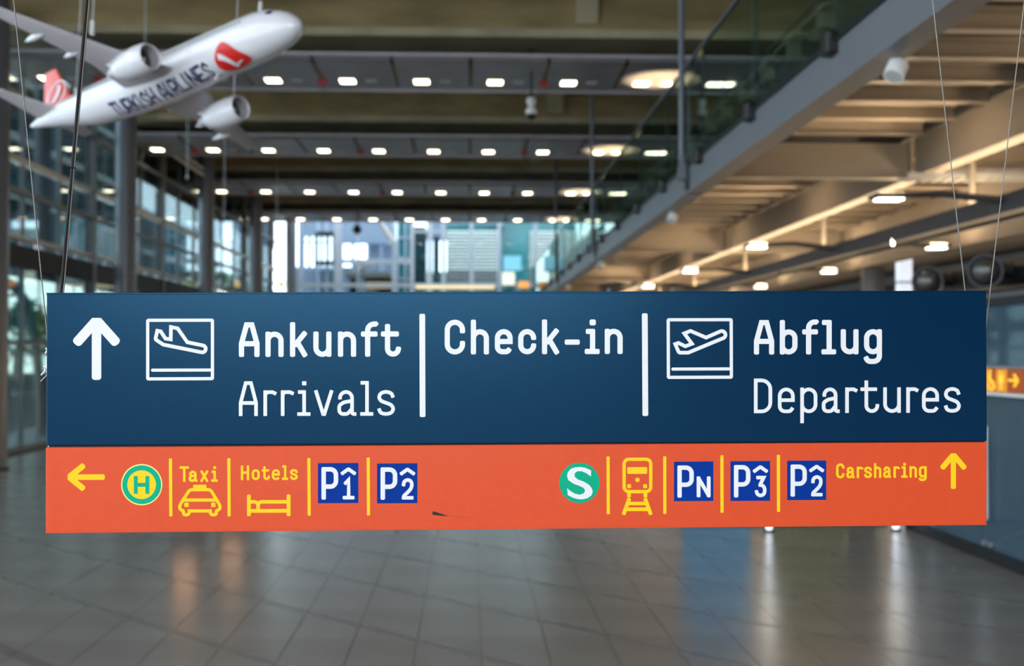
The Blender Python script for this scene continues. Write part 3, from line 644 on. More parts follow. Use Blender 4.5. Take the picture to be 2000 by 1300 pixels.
litbox('amber_light_strip', 812, 966, 557, 564, 70.6, (0.95, 0.80, 0.50), 0.22, 'long amber light strip at the far end above the sign', 'display')
for i, (px, pyy, Y, w) in enumerate(((276, 553, 46, 0.5), (468, 556, 62, 0.35), (552, 556, 66, 0.35), (372, 1130, 0, 0))):
    if not Y: continue
    x = pxX(px, Y); z = pxZ(pyy, Y); e = empty('warm_wall_lamp', (x, Y, 0))
    MB().tube([(x, Y, 0), (x, Y, z-0.15)], 0.05, 8).build('post', M_DARK, e); MB().box(x-w/2, x+w/2, Y-0.15, Y+0.15, z-0.15, z+0.2).build('lantern', M_GOLD, e)
    tag(e, 'warm amber lantern on a post, ' + ['right of the thick left column','between the third and fourth columns','beside the farthest column'][i], 'lamp', 'amber lanterns near the left front')

# ------------------------------------------------------------------ stroke lettering
def fillet(pts, closed=False):
    P = [(Vector((p[0], p[1])), (p[2] if len(p) > 2 else 0.0)) for p in pts]; n = len(P); out = []
    for i, (p, r) in enumerate(P):
        if r <= 0 or (not closed and i in (0, n-1)): out.append(p); continue
        a, b = P[i-1][0], P[(i+1) % n][0]
        da, db = (a-p), (b-p); la, lb = da.length, db.length
        if la < 1e-6 or lb < 1e-6: out.append(p); continue
        da /= la; db /= lb; c = max(-0.9999, min(0.9999, da.dot(db))); half = math.acos(c)/2
        ca = 1.0 if (not closed and i-1 == 0) else 0.5; cb = 1.0 if (not closed and i+1 == n-1) else 0.5
        t = min(r/math.tan(half), la*ca if P[i-1][1] else la, lb*cb if P[(i+1) % n][1] else lb)
        r = t*math.tan(half); cen = p+(da+db).normalized()*(r/math.sin(half))
        s, e = p+da*t-cen, p+db*t-cen; ang = math.pi-2*half; k = max(3, int(ang/0.20))
        sg = 1 if s.x*e.y-s.y*e.x > 0 else -1
        for j in range(k+1):
            th = sg*ang*j/k; out.append(cen+Vector((s.x*math.cos(th)-s.y*math.sin(th), s.x*math.sin(th)+s.y*math.cos(th))))
    res = [out[0]]
    for p in out[1:]:
        if (p-res[-1]).length > 1e-4: res.append(p)
    if closed and (res[0]-res[-1]).length < 1e-4: res.pop()
    return res
def catmull(pts, k=5):
    P = [Vector(p[:2]) for p in pts]; out = []
    for i in range(len(P)-1):
        p0, p1, p2, p3 = P[max(i-1, 0)], P[i], P[i+1], P[min(i+2, len(P)-1)]
        for j in range(k):
            t = j/k; out.append(0.5*((2*p1)+(p2-p0)*t+(2*p0-5*p1+4*p2-p3)*t*t+(3*p1-p0-3*p2+p3)*t**3))
    out.append(P[-1]); return out
def stroke(path, sw, closed=False, rc=0.35):
    """flat ribbon along a 2-D path -> list of polygons (2-D)"""
    P = [Vector(p[:2]) for p in path]; n = len(P); h = sw/2; Ls, Rs = [], []
    for i in range(n):
        a = P[i-1] if (closed or i > 0) else None; b = P[(i+1) % n] if (closed or i < n-1) else None
        d1 = (P[i]-a).normalized() if a is not None else None; d2 = (b-P[i]).normalized() if b is not None else None
        if d1 is None: nn = Vector((-d2.y, d2.x)); m = 1
        elif d2 is None: nn = Vector((-d1.y, d1.x)); m = 1
        else:
            n1, n2 = Vector((-d1.y, d1.x)), Vector((-d2.y, d2.x)); nn = n1+n2
            nn = nn.normalized() if nn.length > 1e-6 else n1; m = min(1/max(nn.dot(n1), 0.3), 2.2)
        Ls.append(P[i]+nn*h*m); Rs.append(P[i]-nn*h*m)
    polys = []
    for i in range(n if closed else n-1):
        j = (i+1) % n; polys.append([Ls[i], Rs[i], Rs[j], Ls[j]])
    if not closed and rc > 0:
        for end in (0, 1):
            p, q = (P[0], P[1]) if end == 0 else (P[-1], P[-2])
            d = (p-q).normalized(); nn = Vector((-d.y, d.x)); r = h*min(2*rc, 1)
            poly = [p+nn*h, p-nn*h]
            for t in range(5): th = math.pi/2*t/4; poly.append(p-nn*(h-r+r*math.cos(th))+d*(r*math.sin(th)))
            for t in range(5): th = math.pi/2*(4-t)/4; poly.append(p+nn*(h-r+r*math.cos(th))+d*(r*math.sin(th)))
            polys.append(poly)
    return polys
def inset_ends(path, sw, rc):              # shorten a path so that the rounded ends stop where the square end would
    P = [Vector(p[:2]) for p in path]; r = sw/2*min(2*rc, 1)
    for e, f in ((0, 1), (-1, -2)):
        d = P[f]-P[e]
        if d.length > r*1.2: P[e] = P[e]+d.normalized()*r
    return P
def G(ch, w, xh, cp, ds, sw):
    """centre lines of one letter: list of (path, closed, keep ends); y up, 0 on the base line's stroke centre"""
    h = w/2; E = sw/2
    def bowl(): return fillet([(0,xh*.5),(0,xh,h),(w,xh,h),(w,0,h),(0,0,h)], True), True
    L = {
    'A': [([(0,-E),(0,.37*cp),(.33*w,cp),(.67*w,cp),(w,.37*cp),(w,-E)],0), ([(0,.36*cp),(w,.36*cp)],0)],
    'n': [([(0,-E),(0,xh+E)],0), (fillet([(0,xh*.5),(0,xh,h),(w,xh,h),(w,-E)]),0)],
    'h': [([(0,-E),(0,cp+E)],0), (fillet([(0,xh*.5),(0,xh,h),(w,xh,h),(w,-E)]),0)],
    'u': [([(w,-E),(w,xh+E)],0), (fillet([(0,xh+E),(0,0,h),(w,0,h),(w,xh*.5)]),0)],
    'k': [([(0,-E),(0,cp+E)],0), ([(w,xh+E*.9),(.12*w,.40*xh)],0), ([(.36*w,.60*xh),(w,-E*.9)],0)],
    'f': [(fillet([(.36*w,-E),(.36*w,cp+E*.2,.56*w),(w+E*.3,cp+E*.2),(w+E*.9,cp-E*.4)]),0), ([(-E,xh),(w+E,xh)],0)],
    't': [(fillet([(.27*w,cp*.93+E),(.27*w,0,.365*w),(w,0,.365*w),(w,.24*xh+E)]),0), ([(-E,xh),(.86*w+E,xh)],0)],
    'r': [([(0,-E),(0,xh+E)],0), (fillet([(0,xh*.45),(0,xh,.62*w),(w*.75,xh,.3*w),(w+E*.7,xh-E*1.0)]),0)],
    'i': [([(-E,0),(w+E,0)],0), ([(.5*w+E*.15,0),(.5*w+E*.15,xh+E)],0), ([(-E*.6,xh),(.5*w,xh)],0), ([(.5*w-E*1.0,cp-E*.2),(.5*w+E*1.4,cp-E*.2)],'dot')],
    'l': [([(-E,0),(w+E,0)],0), ([(.5*w+E*.15,0),(.5*w+E*.15,cp+E)],0), ([(-E*.8,cp),(.5*w,cp)],0)],
    'v': [([(0,xh+E),(.5*w-E*.35,0),(.5*w+E*.35,0),(w,xh+E)],0)],
    'a': [(fillet([(.05*w,.66*xh),(.05*w,xh,.42*w),(.80*w,xh,.42*w),(.80*w,0,.12*w),(w+E*.6,0)]),0), (fillet([(.80*w,.60*xh),(.30*w,.53*xh,.2*w),(0,.40*xh,.25*w),(0,0,.30*w),(.52*w,0,.28*w),(.82*w,.26*xh)]),0)],
    's': [(catmull([(w,.74*xh),(.86*w,.93*xh),(.5*w,xh),(.15*w,.93*xh),(.03*w,.75*xh),(.18*w,.59*xh),(.52*w,.50*xh),(.86*w,.40*xh),(w,.23*xh),(.86*w,.06*xh),(.5*w,0),(.14*w,.06*xh),(0,.25*xh)]),0)],
    'C': [(fillet([(w,cp*.68),(w,cp,h),(0,cp,h),(0,0,h),(w,0,h),(w,.32*cp)]),0)],
    'c': [(fillet([(w,xh*.66),(w,xh,h),(0,xh,h),(0,0,h),(w,0,h),(w,.34*xh)]),0)],
    'e': [(fillet([(0,.51*xh),(w,.51*xh),(w,xh,h),(0,xh,h),(0,0,h),(.80*w,0,.30*w),(w,.15*xh+E*.2)]),0)],
    '-': [([(-E,.47*xh),(w+E,.47*xh)],0)],
    'b': [([(0,-E),(0,cp+E)],0), bowl()],
    'p': [([(0,-ds-E),(0,xh+E)],0), bowl()],
    'g': [(fillet([(w,xh+E),(w,-ds,h),(.10*w,-ds,.3*w),(-E*.2,-ds+.28*w)]),0), bowl()],
    'D': [(fillet([(0,0),(0,cp),(w,cp,.6*w),(w,0,.6*w)], True), True)],
    'T': [([(-E,cp),(w+E,cp)],0), ([(h,cp),(h,-E)],0)],
    'x': [([(0,xh+E),(w,-E)],0), ([(w,xh+E),(0,-E)],0)],
    'H': [([(0,-E),(0,cp+E)],0), ([(w,-E),(w,cp+E)],0), ([(0,.52*cp),(w,.52*cp)],0)],
    'o': [bowl()],
    'P': [([(0,-E),(0,cp+E)],0), (fillet([(0,cp),(w,cp,.46*w),(w,.385*cp,.46*w),(0,.385*cp)]),0)],
    '1': [([(.0*w,.74*cp),(.50*w,cp),(.50*w,0)],0), ([(-E,0),(w+E,0)],0)],
    '2': [(catmull([(0,.70*cp),(.10*w,.90*cp),(.5*w,cp),(.9*w,.91*cp),(w,.72*cp),(.86*w,.50*cp),(.45*w,.28*cp),(.08*w,.12*cp),(0,0)]),0), ([(-E,0),(w+E,0)],0)],
    '3': [([(-E*.2,cp),(.88*w,cp),(.42*w,.58*cp)],0), (fillet([(.36*w,.58*cp),(w,.58*cp,.52*w),(w,0,.5*w),(0,0,.5*w),(0,.24*cp)]),0)],
    'N': [([(0,-E),(0,cp+E)],0), ([(w,-E),(w,cp+E)],0), ([(0,cp),(w,0)],0)],
    'U': [(fillet([(0,cp+E),(0,0,h),(w,0,h),(w,cp+E)]),0)],
    'R': [([(0,-E),(0,cp+E)],0), (fillet([(0,cp),(w,cp,.3*w),(w,.45*cp,.3*w),(0,.45*cp)]),0), ([(.45*w,.45*cp),(w,-E)],0)],
    'K': [([(0,-E),(0,cp+E)],0), ([(w,cp+E),(0,.4*cp)],0), ([(.35*w,.6*cp),(w,-E)],0)],
    'I': [([(h,-E),(h,cp+E)],0)],
    'S': [(catmull([(w,.76*cp),(.5*w,cp),(0,.76*cp),(.5*w,.5*cp),(w,.24*cp),(.5*w,0),(0,.24*cp)]),0)],
    'L': [([(0,cp+E),(0,0),(w+E,0)],0)],
    'E': [([(w+E,cp),(0,cp),(0,0),(w+E,0)],0), ([(0,.5*cp),(w*.9,.5*cp)],0)],
    }
    return L[ch]
def glyph_polys(ch, xl, xr, base, xtop, ctop, sw, desc=0, rc=0.3):
    """one letter in picture pixels (y down): left/right outer edges, base line, x-height top, cap top, descender bottom"""
    w = xr-xl-sw; yb = base-sw/2; xh = yb-(xtop+sw/2); cp = yb-(ctop+sw/2); ds = (desc-sw/2)-yb if desc else 0
    polys = []
    for path, cl in G(ch, w, xh, cp, ds, sw):
        q = sw
        if cl == 'dot': q = sw*1.15; cl = False
        P = [Vector(p[:2]) for p in path]
        if not cl and rc > 0: P = inset_ends(P, q, rc)
        for pl in stroke(P, q, bool(cl), rc): polys.append([(xl+sw/2+p.x, yb-p.y) for p in pl])
    return polys

# ------------------------------------------------------------------ the big hanging sign
dl, dr = ray(90, VY)*2.815, ray(1927, VY)*2.888
SA, SB = CAM+dl, CAM+dr
SN = Vector((SB.y-SA.y, -(SB.x-SA.x), 0)).normalized()      # faces the viewer
if SN.y > 0: SN = -SN
def S(px, py, off=0.0):
    d = ray(px, py); t = (SA-CAM).dot(SN)/d.dot(SN); return CAM+d*t+SN*off
sg = empty('hanging_sign', S(1000, 1034)-SN*0.03)
tag(sg, 'navy and orange hanging direction sign for arrivals, check-in and departures', 'sign')
def plate(name, px, m, off0, off1, parent, bevel=0.0015):
    return MB().hexa([S(x, y, off0) for x, y in px], [S(x, y, off1) for x, y in px]).build(name, m, parent, bevel=bevel)
blue = plate('navy_panel', [(91,571.5),(1926.5,567.3),(1928,861),(90.5,870)], M_BLUE, -0.06, 0.0, sg, 0.002)
plate('shadow_gap', [(93,868),(1926,859),(1926,866),(93,877)], M_TEAR, -0.05, -0.008, sg, 0)
orng = plate('orange_panel', [(89,873.2),(1928,863),(1927,1024.6),(89,1040.6)], M_ORANGE, -0.06, 0.0, sg, 0.002)
plate('top_lip', [(91,571.5),(1926.5,567.3),(1926.5,570.6),(91,575.2)], M_BLUE, 0.0, 0.0015, blue, 0.0007)
plate('bottom_lip', [(89,1036.6),(1927,1020.8),(1927,1024.6),(89,1040.6)], M_ORANGE, 0.0, 0.0015, orng, 0.0007)
def decal(name, polys, m, parent, lvl=1):
    o1, o0 = 0.0004*lvl, 0.0004*(lvl-1); mb = MB()
    for pi, pl in enumerate(polys):
        o1 = 0.0004*lvl+7e-6*pi; n = len(pl); mb.add([S(x, y, o1) for x, y in pl]+[S(x, y, o0) for x, y in pl], [tuple(range(n))]+[(i, i+n, (i+1) % n+n, (i+1) % n) for i in range(n)])
    return mb.build(name, m, parent)
def zoomed(pts, ox, oy, s): return [(ox+p[0]/s, oy+p[1]/s)+((p[2]/s,) if len(p) > 2 else ()) for p in pts]
def word(chars, bounds, base0, base1, xtop, ctop, sw, ox, oy, s, m, parent, desc=0, rc=0.3):
    n = len(chars)
    for i, (c, (a, b)) in enumerate(zip(chars, bounds)):
        d = base0+(base1-base0)*i/max(1, n-1)-base0
        po = glyph_polys(c, ox+a/s, ox+b/s, oy+(base0+d)/s, oy+(xtop+d)/s, oy+(ctop+d)/s, sw/s, (oy+(desc+d)/s) if desc else 0, rc)
        decal('hyphen' if c == '-' else 'letter', po, m, parent)
word('Ankunft', [(133,335),(392,570),(632,812),(860,1037),(1100,1278),(1325,1487),(1520,1716)], 534, 531, 287, 195, 51, 440, 590, 5, M_WHITE, blue)
word('Arrivals', [(133,318),(373,503),(543,673),(703,832),(865,1058),(1095,1287),(1318,1445),(1482,1657)], 1110, 1107, 860, 771, 35, 440, 590, 5, M_WHITE, blue, rc=0.12)
word('Check-in', [(211,384),(433,587),(637,788),(835,988),(1037,1192),(1230,1358),(1400,1527),(1570,1722)], 443, 439, 229, 148, 44, 820, 590, 2000/460, M_WHITE, blue)
word('Abflug', [(130,288),(332,470),(507,630),(657,772),(808,947),(990,1130)], 368, 366, 172, 99, 40, 1440, 600, 4, M_WHITE, blue, desc=444)
word('Departures', [(130,272),(317,448),(492,625),(660,805),(843,940),(962,1108),(1140,1277),(1320,1417),(1443,1575),(1612,1745)], 826, 822, 627, 556, 28, 1440, 600, 4, M_WHITE, blue, desc=905, rc=0.12)
word('Taxi', [(967,1113),(1110,1255),(1282,1425),(1460,1565)], 405, 403, 230, 161, 38, 230, 890, 8, M_YELLOW, orng)
word('Hotels', [(122,187),(207,270),(285,350),(365,428),(442,492),(505,568)], 309, 307, 224, 194, 18.5, 440, 860, 4, M_YELLOW, orng)
word('Carsharing', [(732,797),(812,880),(893,945),(950,1012),(1028,1085),(1100,1165),(1180,1230),(1240,1290),(1305,1363),(1378,1440)], 295, 289, 205, 178, 18.5, 1450, 860, 4, M_YELLOW, orng, desc=322)
def line(name, pts, sw, m, parent, ox=0, oy=0, s=1, closed=False, rc=0.3, lvl=1, join=None):
    P = fillet(zoomed(pts, ox, oy, s), closed); q = sw/s
    if not closed and rc > 0: P = inset_ends(P, q, rc)
    po = [[(p.x, p.y) for p in pl] for pl in stroke(P, q, closed, rc)]
    if join is not None: join += po; return
    return decal(name, po, m, parent, lvl)
def rect(px, ox=0, oy=0, s=1):
    x0, y0, x1, y1 = px; return [(ox+x0/s, oy+y0/s), (ox+x1/s, oy+y0/s), (ox+x1/s, oy+y1/s), (ox+x0/s, oy+y1/s)]
def rrect(px, r, ox=0, oy=0, s=1):
    x0, y0, x1, y1 = px; return [(p.x, p.y) for p in fillet(zoomed([(x0,y0,r),(x1,y0,r),(x1,y1,r),(x0,y1,r)], ox, oy, s), True)]
def disc(cx, cy, r, n=48): return [(cx+r*math.cos(2*math.pi*i/n), cy+r*math.sin(2*math.pi*i/n)) for i in range(n)]
for a, b in (((824.7,612.6),(825.4,814)), ((1259.3,611.6),(1260.4,812))): line('divider', [a, b], 11.2, M_WHITE, blue, rc=0.25)
for x0, y0, x1, y1 in ((333,895,333.8,1008),(447,894.4,447.6,1008),(603.3,894,604,1006.6),(719.2,893,719.8,1006),(1187.7,891,1188,1003.8),(1298.3,890.8,1298.5,1003),(1410,888.6,1410.2,1000.8),(1520.3,887.8,1520.6,999.2)):
    line('divider', [(x0,y0),(x1,y1)], 6.2, M_YELLOW, orng, rc=0.2)
j = []; line('', [(543,345),(543,908)], 92, None, None, 80, 560, 5, join=j); line('', [(335,560),(522,351),(564,351),(750,560)], 96, None, None, 80, 560, 5, rc=0.38, join=j)
decal('arrow', j, M_WHITE, blue)
j = []; line('', [(290,357),(624,356)], 54, None, None, 80, 860, 5, join=j); line('', [(425,236),(290,346),(290,368),(425,477)], 58, None, None, 80, 860, 5, rc=0.38, join=j)
decal('arrow', j, M_YELLOW, orng)
j = []; line('', [(1648,120),(1648,377)], 40, None, None, 1450, 860, 4, join=j); line('', [(1556,220),(1639,121),(1657,121),(1741,220)], 43, None, None, 1450, 860, 4, rc=0.38, join=j)
decal('arrow', j, M_YELLOW, orng)
j = []; line('', [(1043,326,8),(1675,325,8),(1675,895,8),(1043,898,8)], 31, None, None, 80, 560, 5, True, join=j); line('', [(1075,813),(1670,811)], 30, None, None, 80, 560, 5, rc=0.5, join=j)
line('', [(1137,428),(1170,434),(1216,504),(1268,512),(1270,392),(1335,405),(1430,540),(1616,578,34),(1602,645,34),(1195,563),(1118,512,22)], 35, None, None, 80, 560, 5, True, join=j)
decal('landing_pictogram', j, M_WHITE, blue)
j = []; line('', [(325,171,8),(940,170,8),(942,731,8),(327,733,8)], 31, None, None, 1240, 590, 5, True, join=j); line('', [(356,652),(935,650)], 30, None, None, 1240, 590, 5, rc=0.5, join=j)
line('', [(394,408),(425,397),(492,430),(557,405),(482,304),(543,280),(695,345),(866,270,36),(896,336,36),(520,492),(430,492,22)], 35, None, None, 1240, 590, 5, True, join=j)
decal('take_off_pictogram', j, M_WHITE, blue)
# bus stop disc
decal('bus_stop_disc', [disc(276.9,946,40.2)], M_PALEY, orng, 1); decal('bus_stop_ring', [disc(276.9,946,38)], M_GREEN, orng, 2); decal('bus_stop_field', [disc(276.9,946,28)], M_YELLOW, orng, 3)
decal('letter', [rect((253,312,314,590),230,890,8), rect((434,312,496,590),230,890,8), rect((300,418,450,481),230,890,8)], M_GREEN, orng, 4)
# suburban railway disc
decal('railway_disc', [disc(1131.6,942.5,39.3)], M_GREEN, orng, 1)
So = [(372,290),(370,350),(330,320),(285,300),(240,298),(212,318),(212,350),(240,378),(300,400),(350,430),(380,465),(388,500),(375,535),(340,560),(300,571),(255,573),(200,560),(145,532),(138,465),(170,492),(215,518),(260,528),(300,515),(315,488),(300,462),(255,440),(200,420),(150,385),(137,345),(145,310),(175,275),(220,260),(265,258),(315,265)]
decal('letter', [zoomed(So, 1080, 860, 5)], M_WHITE, orng, 2)
# taxi
j = [rrect((1178,450,1388,525), 14, 230, 890, 8), rrect((1040,728,1110,798), 14, 230, 890, 8), rrect((1458,728,1528,798), 14, 230, 890, 8)]
line('', [(1020,690),(1125,526,70),(1450,526,70),(1550,690),(1598,775,60),(1598,830,45),(1542,858,14),(1542,918,40),(1448,918,40),(1448,858),(1118,858),(1118,918,40),(1028,918,40),(1028,858,14),(970,830,45),(970,775,60)], 50, None, None, 230, 890, 8, True, join=j)
line('', [(1000,688),(1570,688)], 50, None, None, 230, 890, 8, rc=0, join=j); decal('taxi_pictogram', j, M_YELLOW, orng)
# bed
j = []
for a in ([(185,422),(185,590)], [(495,420),(495,590)]): line('', a, 30, None, None, 440, 860, 4, join=j)
line('', [(185,549),(495,548)], 29, None, None, 440, 860, 4, rc=0, join=j); line('', [(495,478),(258,478,26),(257,548)], 28, None, None, 440, 860, 4, rc=0, join=j); line('', [(190,478),(256,478,30),(257,548)], 27, None, None, 440, 860, 4, rc=0, join=j)
decal('bed_pictogram', j, M_YELLOW, orng)
# train
j = [rrect((725,259,920,325), 12, 1080, 860, 5), rrect((805,363,845,403), 12, 1080, 860, 5), rrect((724,425,764,465), 12, 1080, 860, 5), rrect((880,425,920,465), 12, 1080, 860, 5)]
line('', [(695,182,46),(955,182,46),(955,498,46),(695,498,46)], 32, None, None, 1080, 860, 5, True, join=j)
for x in (743, 903): line('', [(x,498),(x,554)], 36, None, None, 1080, 860, 5, rc=0.2, join=j)
for a in ([(747,560),(688,725)], [(898,560),(957,725)]): line('', a, 38, None, None, 1080, 860, 5, join=j)
line('', [(735,614),(910,614)], 34, None, None, 1080, 860, 5, rc=0, join=j); line('', [(715,670),(930,670)], 36, None, None, 1080, 860, 5, rc=0, join=j)
decal('train_pictogram', j, M_YELLOW, orng)
# parking squares
for (x0, y0, x1, y1), ch in (((621,903.8,699.9,982.2),'1'), ((736.4,904.4,815.2,982.4),'2'), ((1316.2,900.8,1393.2,978.2),'N'), ((1426.6,899.9,1504,977.8),'3'), ((1537.3,899,1613.6,976.1),'2')):
    w, h = x1-x0, y1-y0
    decal('parking_square', [[(x0,y0+.4),(x1,y0-.2),(x1,y1-.4),(x0,y1+.2)]], M_PBLUE, orng, 1)
    decal('letter', glyph_polys('P', x0+.088*w, x0+.502*w, y0+.911*h, y0+.4*h, y0+.10*h, .110*w), M_WHITE, orng, 2)
    if ch == 'N': decal('letter', glyph_polys('N', x0+.577*w, x0+.929*w, y0+.903*h, y0+.6*h, y0+.375*h, .094*w), M_WHITE, orng, 2)
    else:
        decal('numeral', glyph_polys(ch, x0+.613*w, x0+.906*w, y0+.905*h, y0+.6*h, y0+.37*h, .088*w), M_WHITE, orng, 2)
        line('roof_mark', [(.575,.275),(.745,.155),(.765,.155),(.935,.275)], .088, M_WHITE, orng, x0, y0, 1/w, lvl=2)
decal('tear', [zoomed([(1618,556),(1632,553),(1690,572),(1745,590),(1700,588),(1620,580)], 440, 860, 4)], M_TEAR, orng, 1)
decal('scratch', [zoomed([(1740,588),(1925,602),(1928,606),(1740,592)], 440, 860, 4)], M_SCR, orng, 1)
# side rails, cables, ties
def post(name, px, m, o0, o1): return plate(name, px, m, o0, o1, sg, 0.001)
post('side_rail', [(84,742),(90,742),(90,945),(84,945)], M_ALU, -0.05, -0.03)
post('side_rail', [(1928,690),(1933,690),(1933,1022),(1928,1022)], M_ALU, -0.05, -0.03)
def cable(name, a, b, off, r, m, mid=None):
    P0, P1 = S(*a, off), S(*b, off); pts = [P0]
    if mid: pts.append(S(*mid, off))
    base = pts[-1]; d = P1-base; pts.append(base+d*((13.0-base.z)/d.z))
    return MB().tube(pts, r, 8).build(name, m, sg, smooth=True)
cable('suspension_wire', (88,700), (18,0), -0.03, 0.0016, M_STEELW)
cable('suspension_wire', (109,580), (160,0), -0.05, 0.0017, M_STEELW, mid=(131,322))
cable('power_cable', (104,580), (155,0), -0.05, 0.0042, M_CABLE, mid=(127,322))
cable('suspension_wire', (1903,580), (1838,0), -0.05, 0.0015, M_STEELW)
cable('suspension_wire', (1929,695), (2000,95), -0.03, 0.0015, M_STEELW)
t = MB().tube([S(121,321,-.045), S(135,322,-.045)], 0.0016, 6); t.build('cable_tie', M_CABLE, sg)
rn = random.Random(3); t = MB()
for i in range(14):
    a = S(84+rn.uniform(-5,5), 703+rn.uniform(-14,26), -0.03+rn.uniform(-.01,.01)); b = a+Vector((rn.uniform(-.012,.012), rn.uniform(-.01,.01), rn.uniform(-.018,.018)))
    t.tube([a, (a+b)/2+Vector((.004,0,.003)), b], 0.0022, 6)
t.tube([S(87,725,-.03), S(80,735,-.03), S(70,745,-.03)], 0.0009, 5); t.build('cable_tie', M_ZIP, sg)

# ------------------------------------------------------------------ model airliner
K = 3.7/44.5
PR = Matrix(((0.794, 0.606, 0.049), (-0.591, 0.751, 0.294), (0.141, -0.262, 0.955)))
PT = Vector((-1.311, 8.854, 5.317))
def A(x, y, z): return PT+PR@(Vector((x, y, z))*K)
pl = empty('model_airliner', A(-20, 0, -2.5)); tag(pl, 'white model airliner with red tail fin hanging nose-up on wires', 'model aeroplane')
stn = [(-0.0,0.02,-.55),(-.12,.45,-.53),(-.5,.85,-.48),(-1.2,1.32,-.36),(-2.2,1.72,-.22),(-3.6,2.08,-.08),(-5.5,2.30,0),(-8,2.36,0),(-14,2.36,0),(-16.5,2.36,0),(-20,2.36,0),(-24,2.36,0),(-27,2.36,0),(-31,2.2,.16),(-34.5,1.82,.48),(-38,1.32,.84),(-41,.85,1.08),(-43,.5,1.18),(-44.3,.22,1.2)]
def bulge(x): return 0.42*max(0, 1-((x+20)/7.5)**2)
def sect(x):
    for (x0, r0, z0), (x1, r1, z1) in zip(stn, stn[1:]):
        if x1 <= x <= x0: t = (x0-x)/(x0-x1); return r0+(r1-r0)*t, z0+(z1-z0)*t
    return stn[-1][1:]
xs_ = sorted({s_[0] for s_ in stn} | {-12.6-0.8*i for i in range(19)}, reverse=True)
rings = []; NN = 96
def sec_pt(x, th, off=0.0):
    r, zc = sect(x); y, z = (r+off)*math.cos(th), (r+off)*math.sin(th)
    if z < 0: z -= bulge(x)*abs(math.sin(th))**0.8; y *= 1+0.05*bulge(x)
    return (x, y, z+zc)
for x in xs_: rings.append([A(*sec_pt(x, 2*math.pi*k/NN)) for k in range(NN)])
fu = MB().loft(rings).build('fuselage', M_PLANE, pl, smooth=True)
def airfoil(x, y, z, c, t, ax='y'):
    pr = [(0,0),(.03,.35),(.12,.75),(.3,1.0),(.55,.85),(.8,.4),(1,.05),(.8,-.25),(.55,-.45),(.3,-.5),(.12,-.4),(.03,-.22)]
    return [A(x-u*c, y, z+v*t) if ax == 'y' else A(x-u*c, y+v*t, z) for u, v in pr]
def wing(s):
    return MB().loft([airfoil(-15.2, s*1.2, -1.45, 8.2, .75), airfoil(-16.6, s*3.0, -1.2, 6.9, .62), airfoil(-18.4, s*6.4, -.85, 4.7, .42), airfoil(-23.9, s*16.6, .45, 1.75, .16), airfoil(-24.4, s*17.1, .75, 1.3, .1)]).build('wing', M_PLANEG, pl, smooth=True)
def pod(x0, x1, y, z, r, m, nm, par):
    ts = [i/10 for i in range(11)]
    return MB().loft([[A(x0+(x1-x0)*t, y+r*max(.02, math.sin(math.pi*t)**.7)*math.cos(a), z+1.1*r*max(.02, math.sin(math.pi*t)**.7)*math.sin(a)) for a in [2*math.pi*k/12 for k in range(12)]] for t in ts]).build(nm, m, par, smooth=True)
def engine(s):
    y, z = s*5.75, -2.35
    def rg(x, r, dz=0): return [A(x, y+r*math.cos(2*math.pi*k/28), z+dz+r*math.sin(2*math.pi*k/28)) for k in range(28)]
    en = MB().loft([rg(-14.55,1.12),rg(-14.4,1.22),rg(-14.7,1.40),rg(-16,1.50),rg(-17.5,1.44),rg(-19.2,1.15),rg(-19.3,1.05),rg(-18.5,1.0)], caps=False).build('engine', M_PLANE, pl, smooth=True)
    MB().loft([rg(-14.55,1.12),rg(-15.3,1.10),rg(-15.9,1.10)], caps=False).build('intake', M_PLANEG, en, smooth=True)
    MB().loft([rg(-15.85,1.10),rg(-15.9,1.10)]).build('fan', M_FAN, en)
    MB().loft([rg(-15.2,.03),rg(-15.5,.22),rg(-15.86,.36)]).build('spinner', M_WLAMP, en, smooth=True)
    MB().loft([rg(-18.4,.8),rg(-19.8,.62),rg(-20.3,.55),rg(-21.2,.12)]).build('exhaust_cone', M_PLANEG, en, smooth=True)
    MB().hexa([A(-16,y-.2,z+1.35),A(-16,y+.2,z+1.35),A(-20.5,y+.15,z+.6),A(-20.5,y-.15,z+.6)], [A(-17.5,y-.2,-.75),A(-17.5,y+.2,-.75),A(-22,y+.12,-.8),A(-22,y-.12,-.8)]).build('pylon', M_PLANE, en)
for s in (-1, 1):
    w_ = wing(s); engine(s)
    for yy, xx in ((3.9,-21.6),(8.4,-22.6),(11.9,-24.0)): pod(xx+1.6, xx-2.6, s*yy, -1.25+.105*yy, .34, M_PLANE, 'flap_fairing', w_)
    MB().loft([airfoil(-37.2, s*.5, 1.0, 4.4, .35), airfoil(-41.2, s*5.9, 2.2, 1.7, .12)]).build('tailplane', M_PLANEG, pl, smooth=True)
fin = MB().loft([airfoil(-35.2, 0, 1.4, 7.2, .30, 'z'), airfoil(-36.8, 0, 2.6, 5.6, .26, 'z'), airfoil(-41.4, 0, 7.9, 2.3, .12, 'z')]).build('tail_fin', M_PRED2, pl, smooth=True)
def fin_decal(name, pts, m, lvl):
    mb = MB()
    for s in (-1, 1): mb.add([A(x, s*(.30-.018*(z-1.4)+.012*lvl), z) for x, z in pts], [tuple(range(len(pts)))])
    mb.build(name, m, fin)
mb = MB()
for s in (-1, 1):
    vs = []
    for q in (1.75, 1.58): vs += [A(-39.9+q*math.cos(t), s*(.30-.018*(2.6+q*math.sin(t))), 4.0+q*math.sin(t)) for t in [2*math.pi*i/32 for i in range(32)]]
    mb.add(vs, [(i, (i+1) % 32, (i+1) % 32+32, i+32) for i in range(32)])
mb.build('fin_ring', M_PLANE, fin)
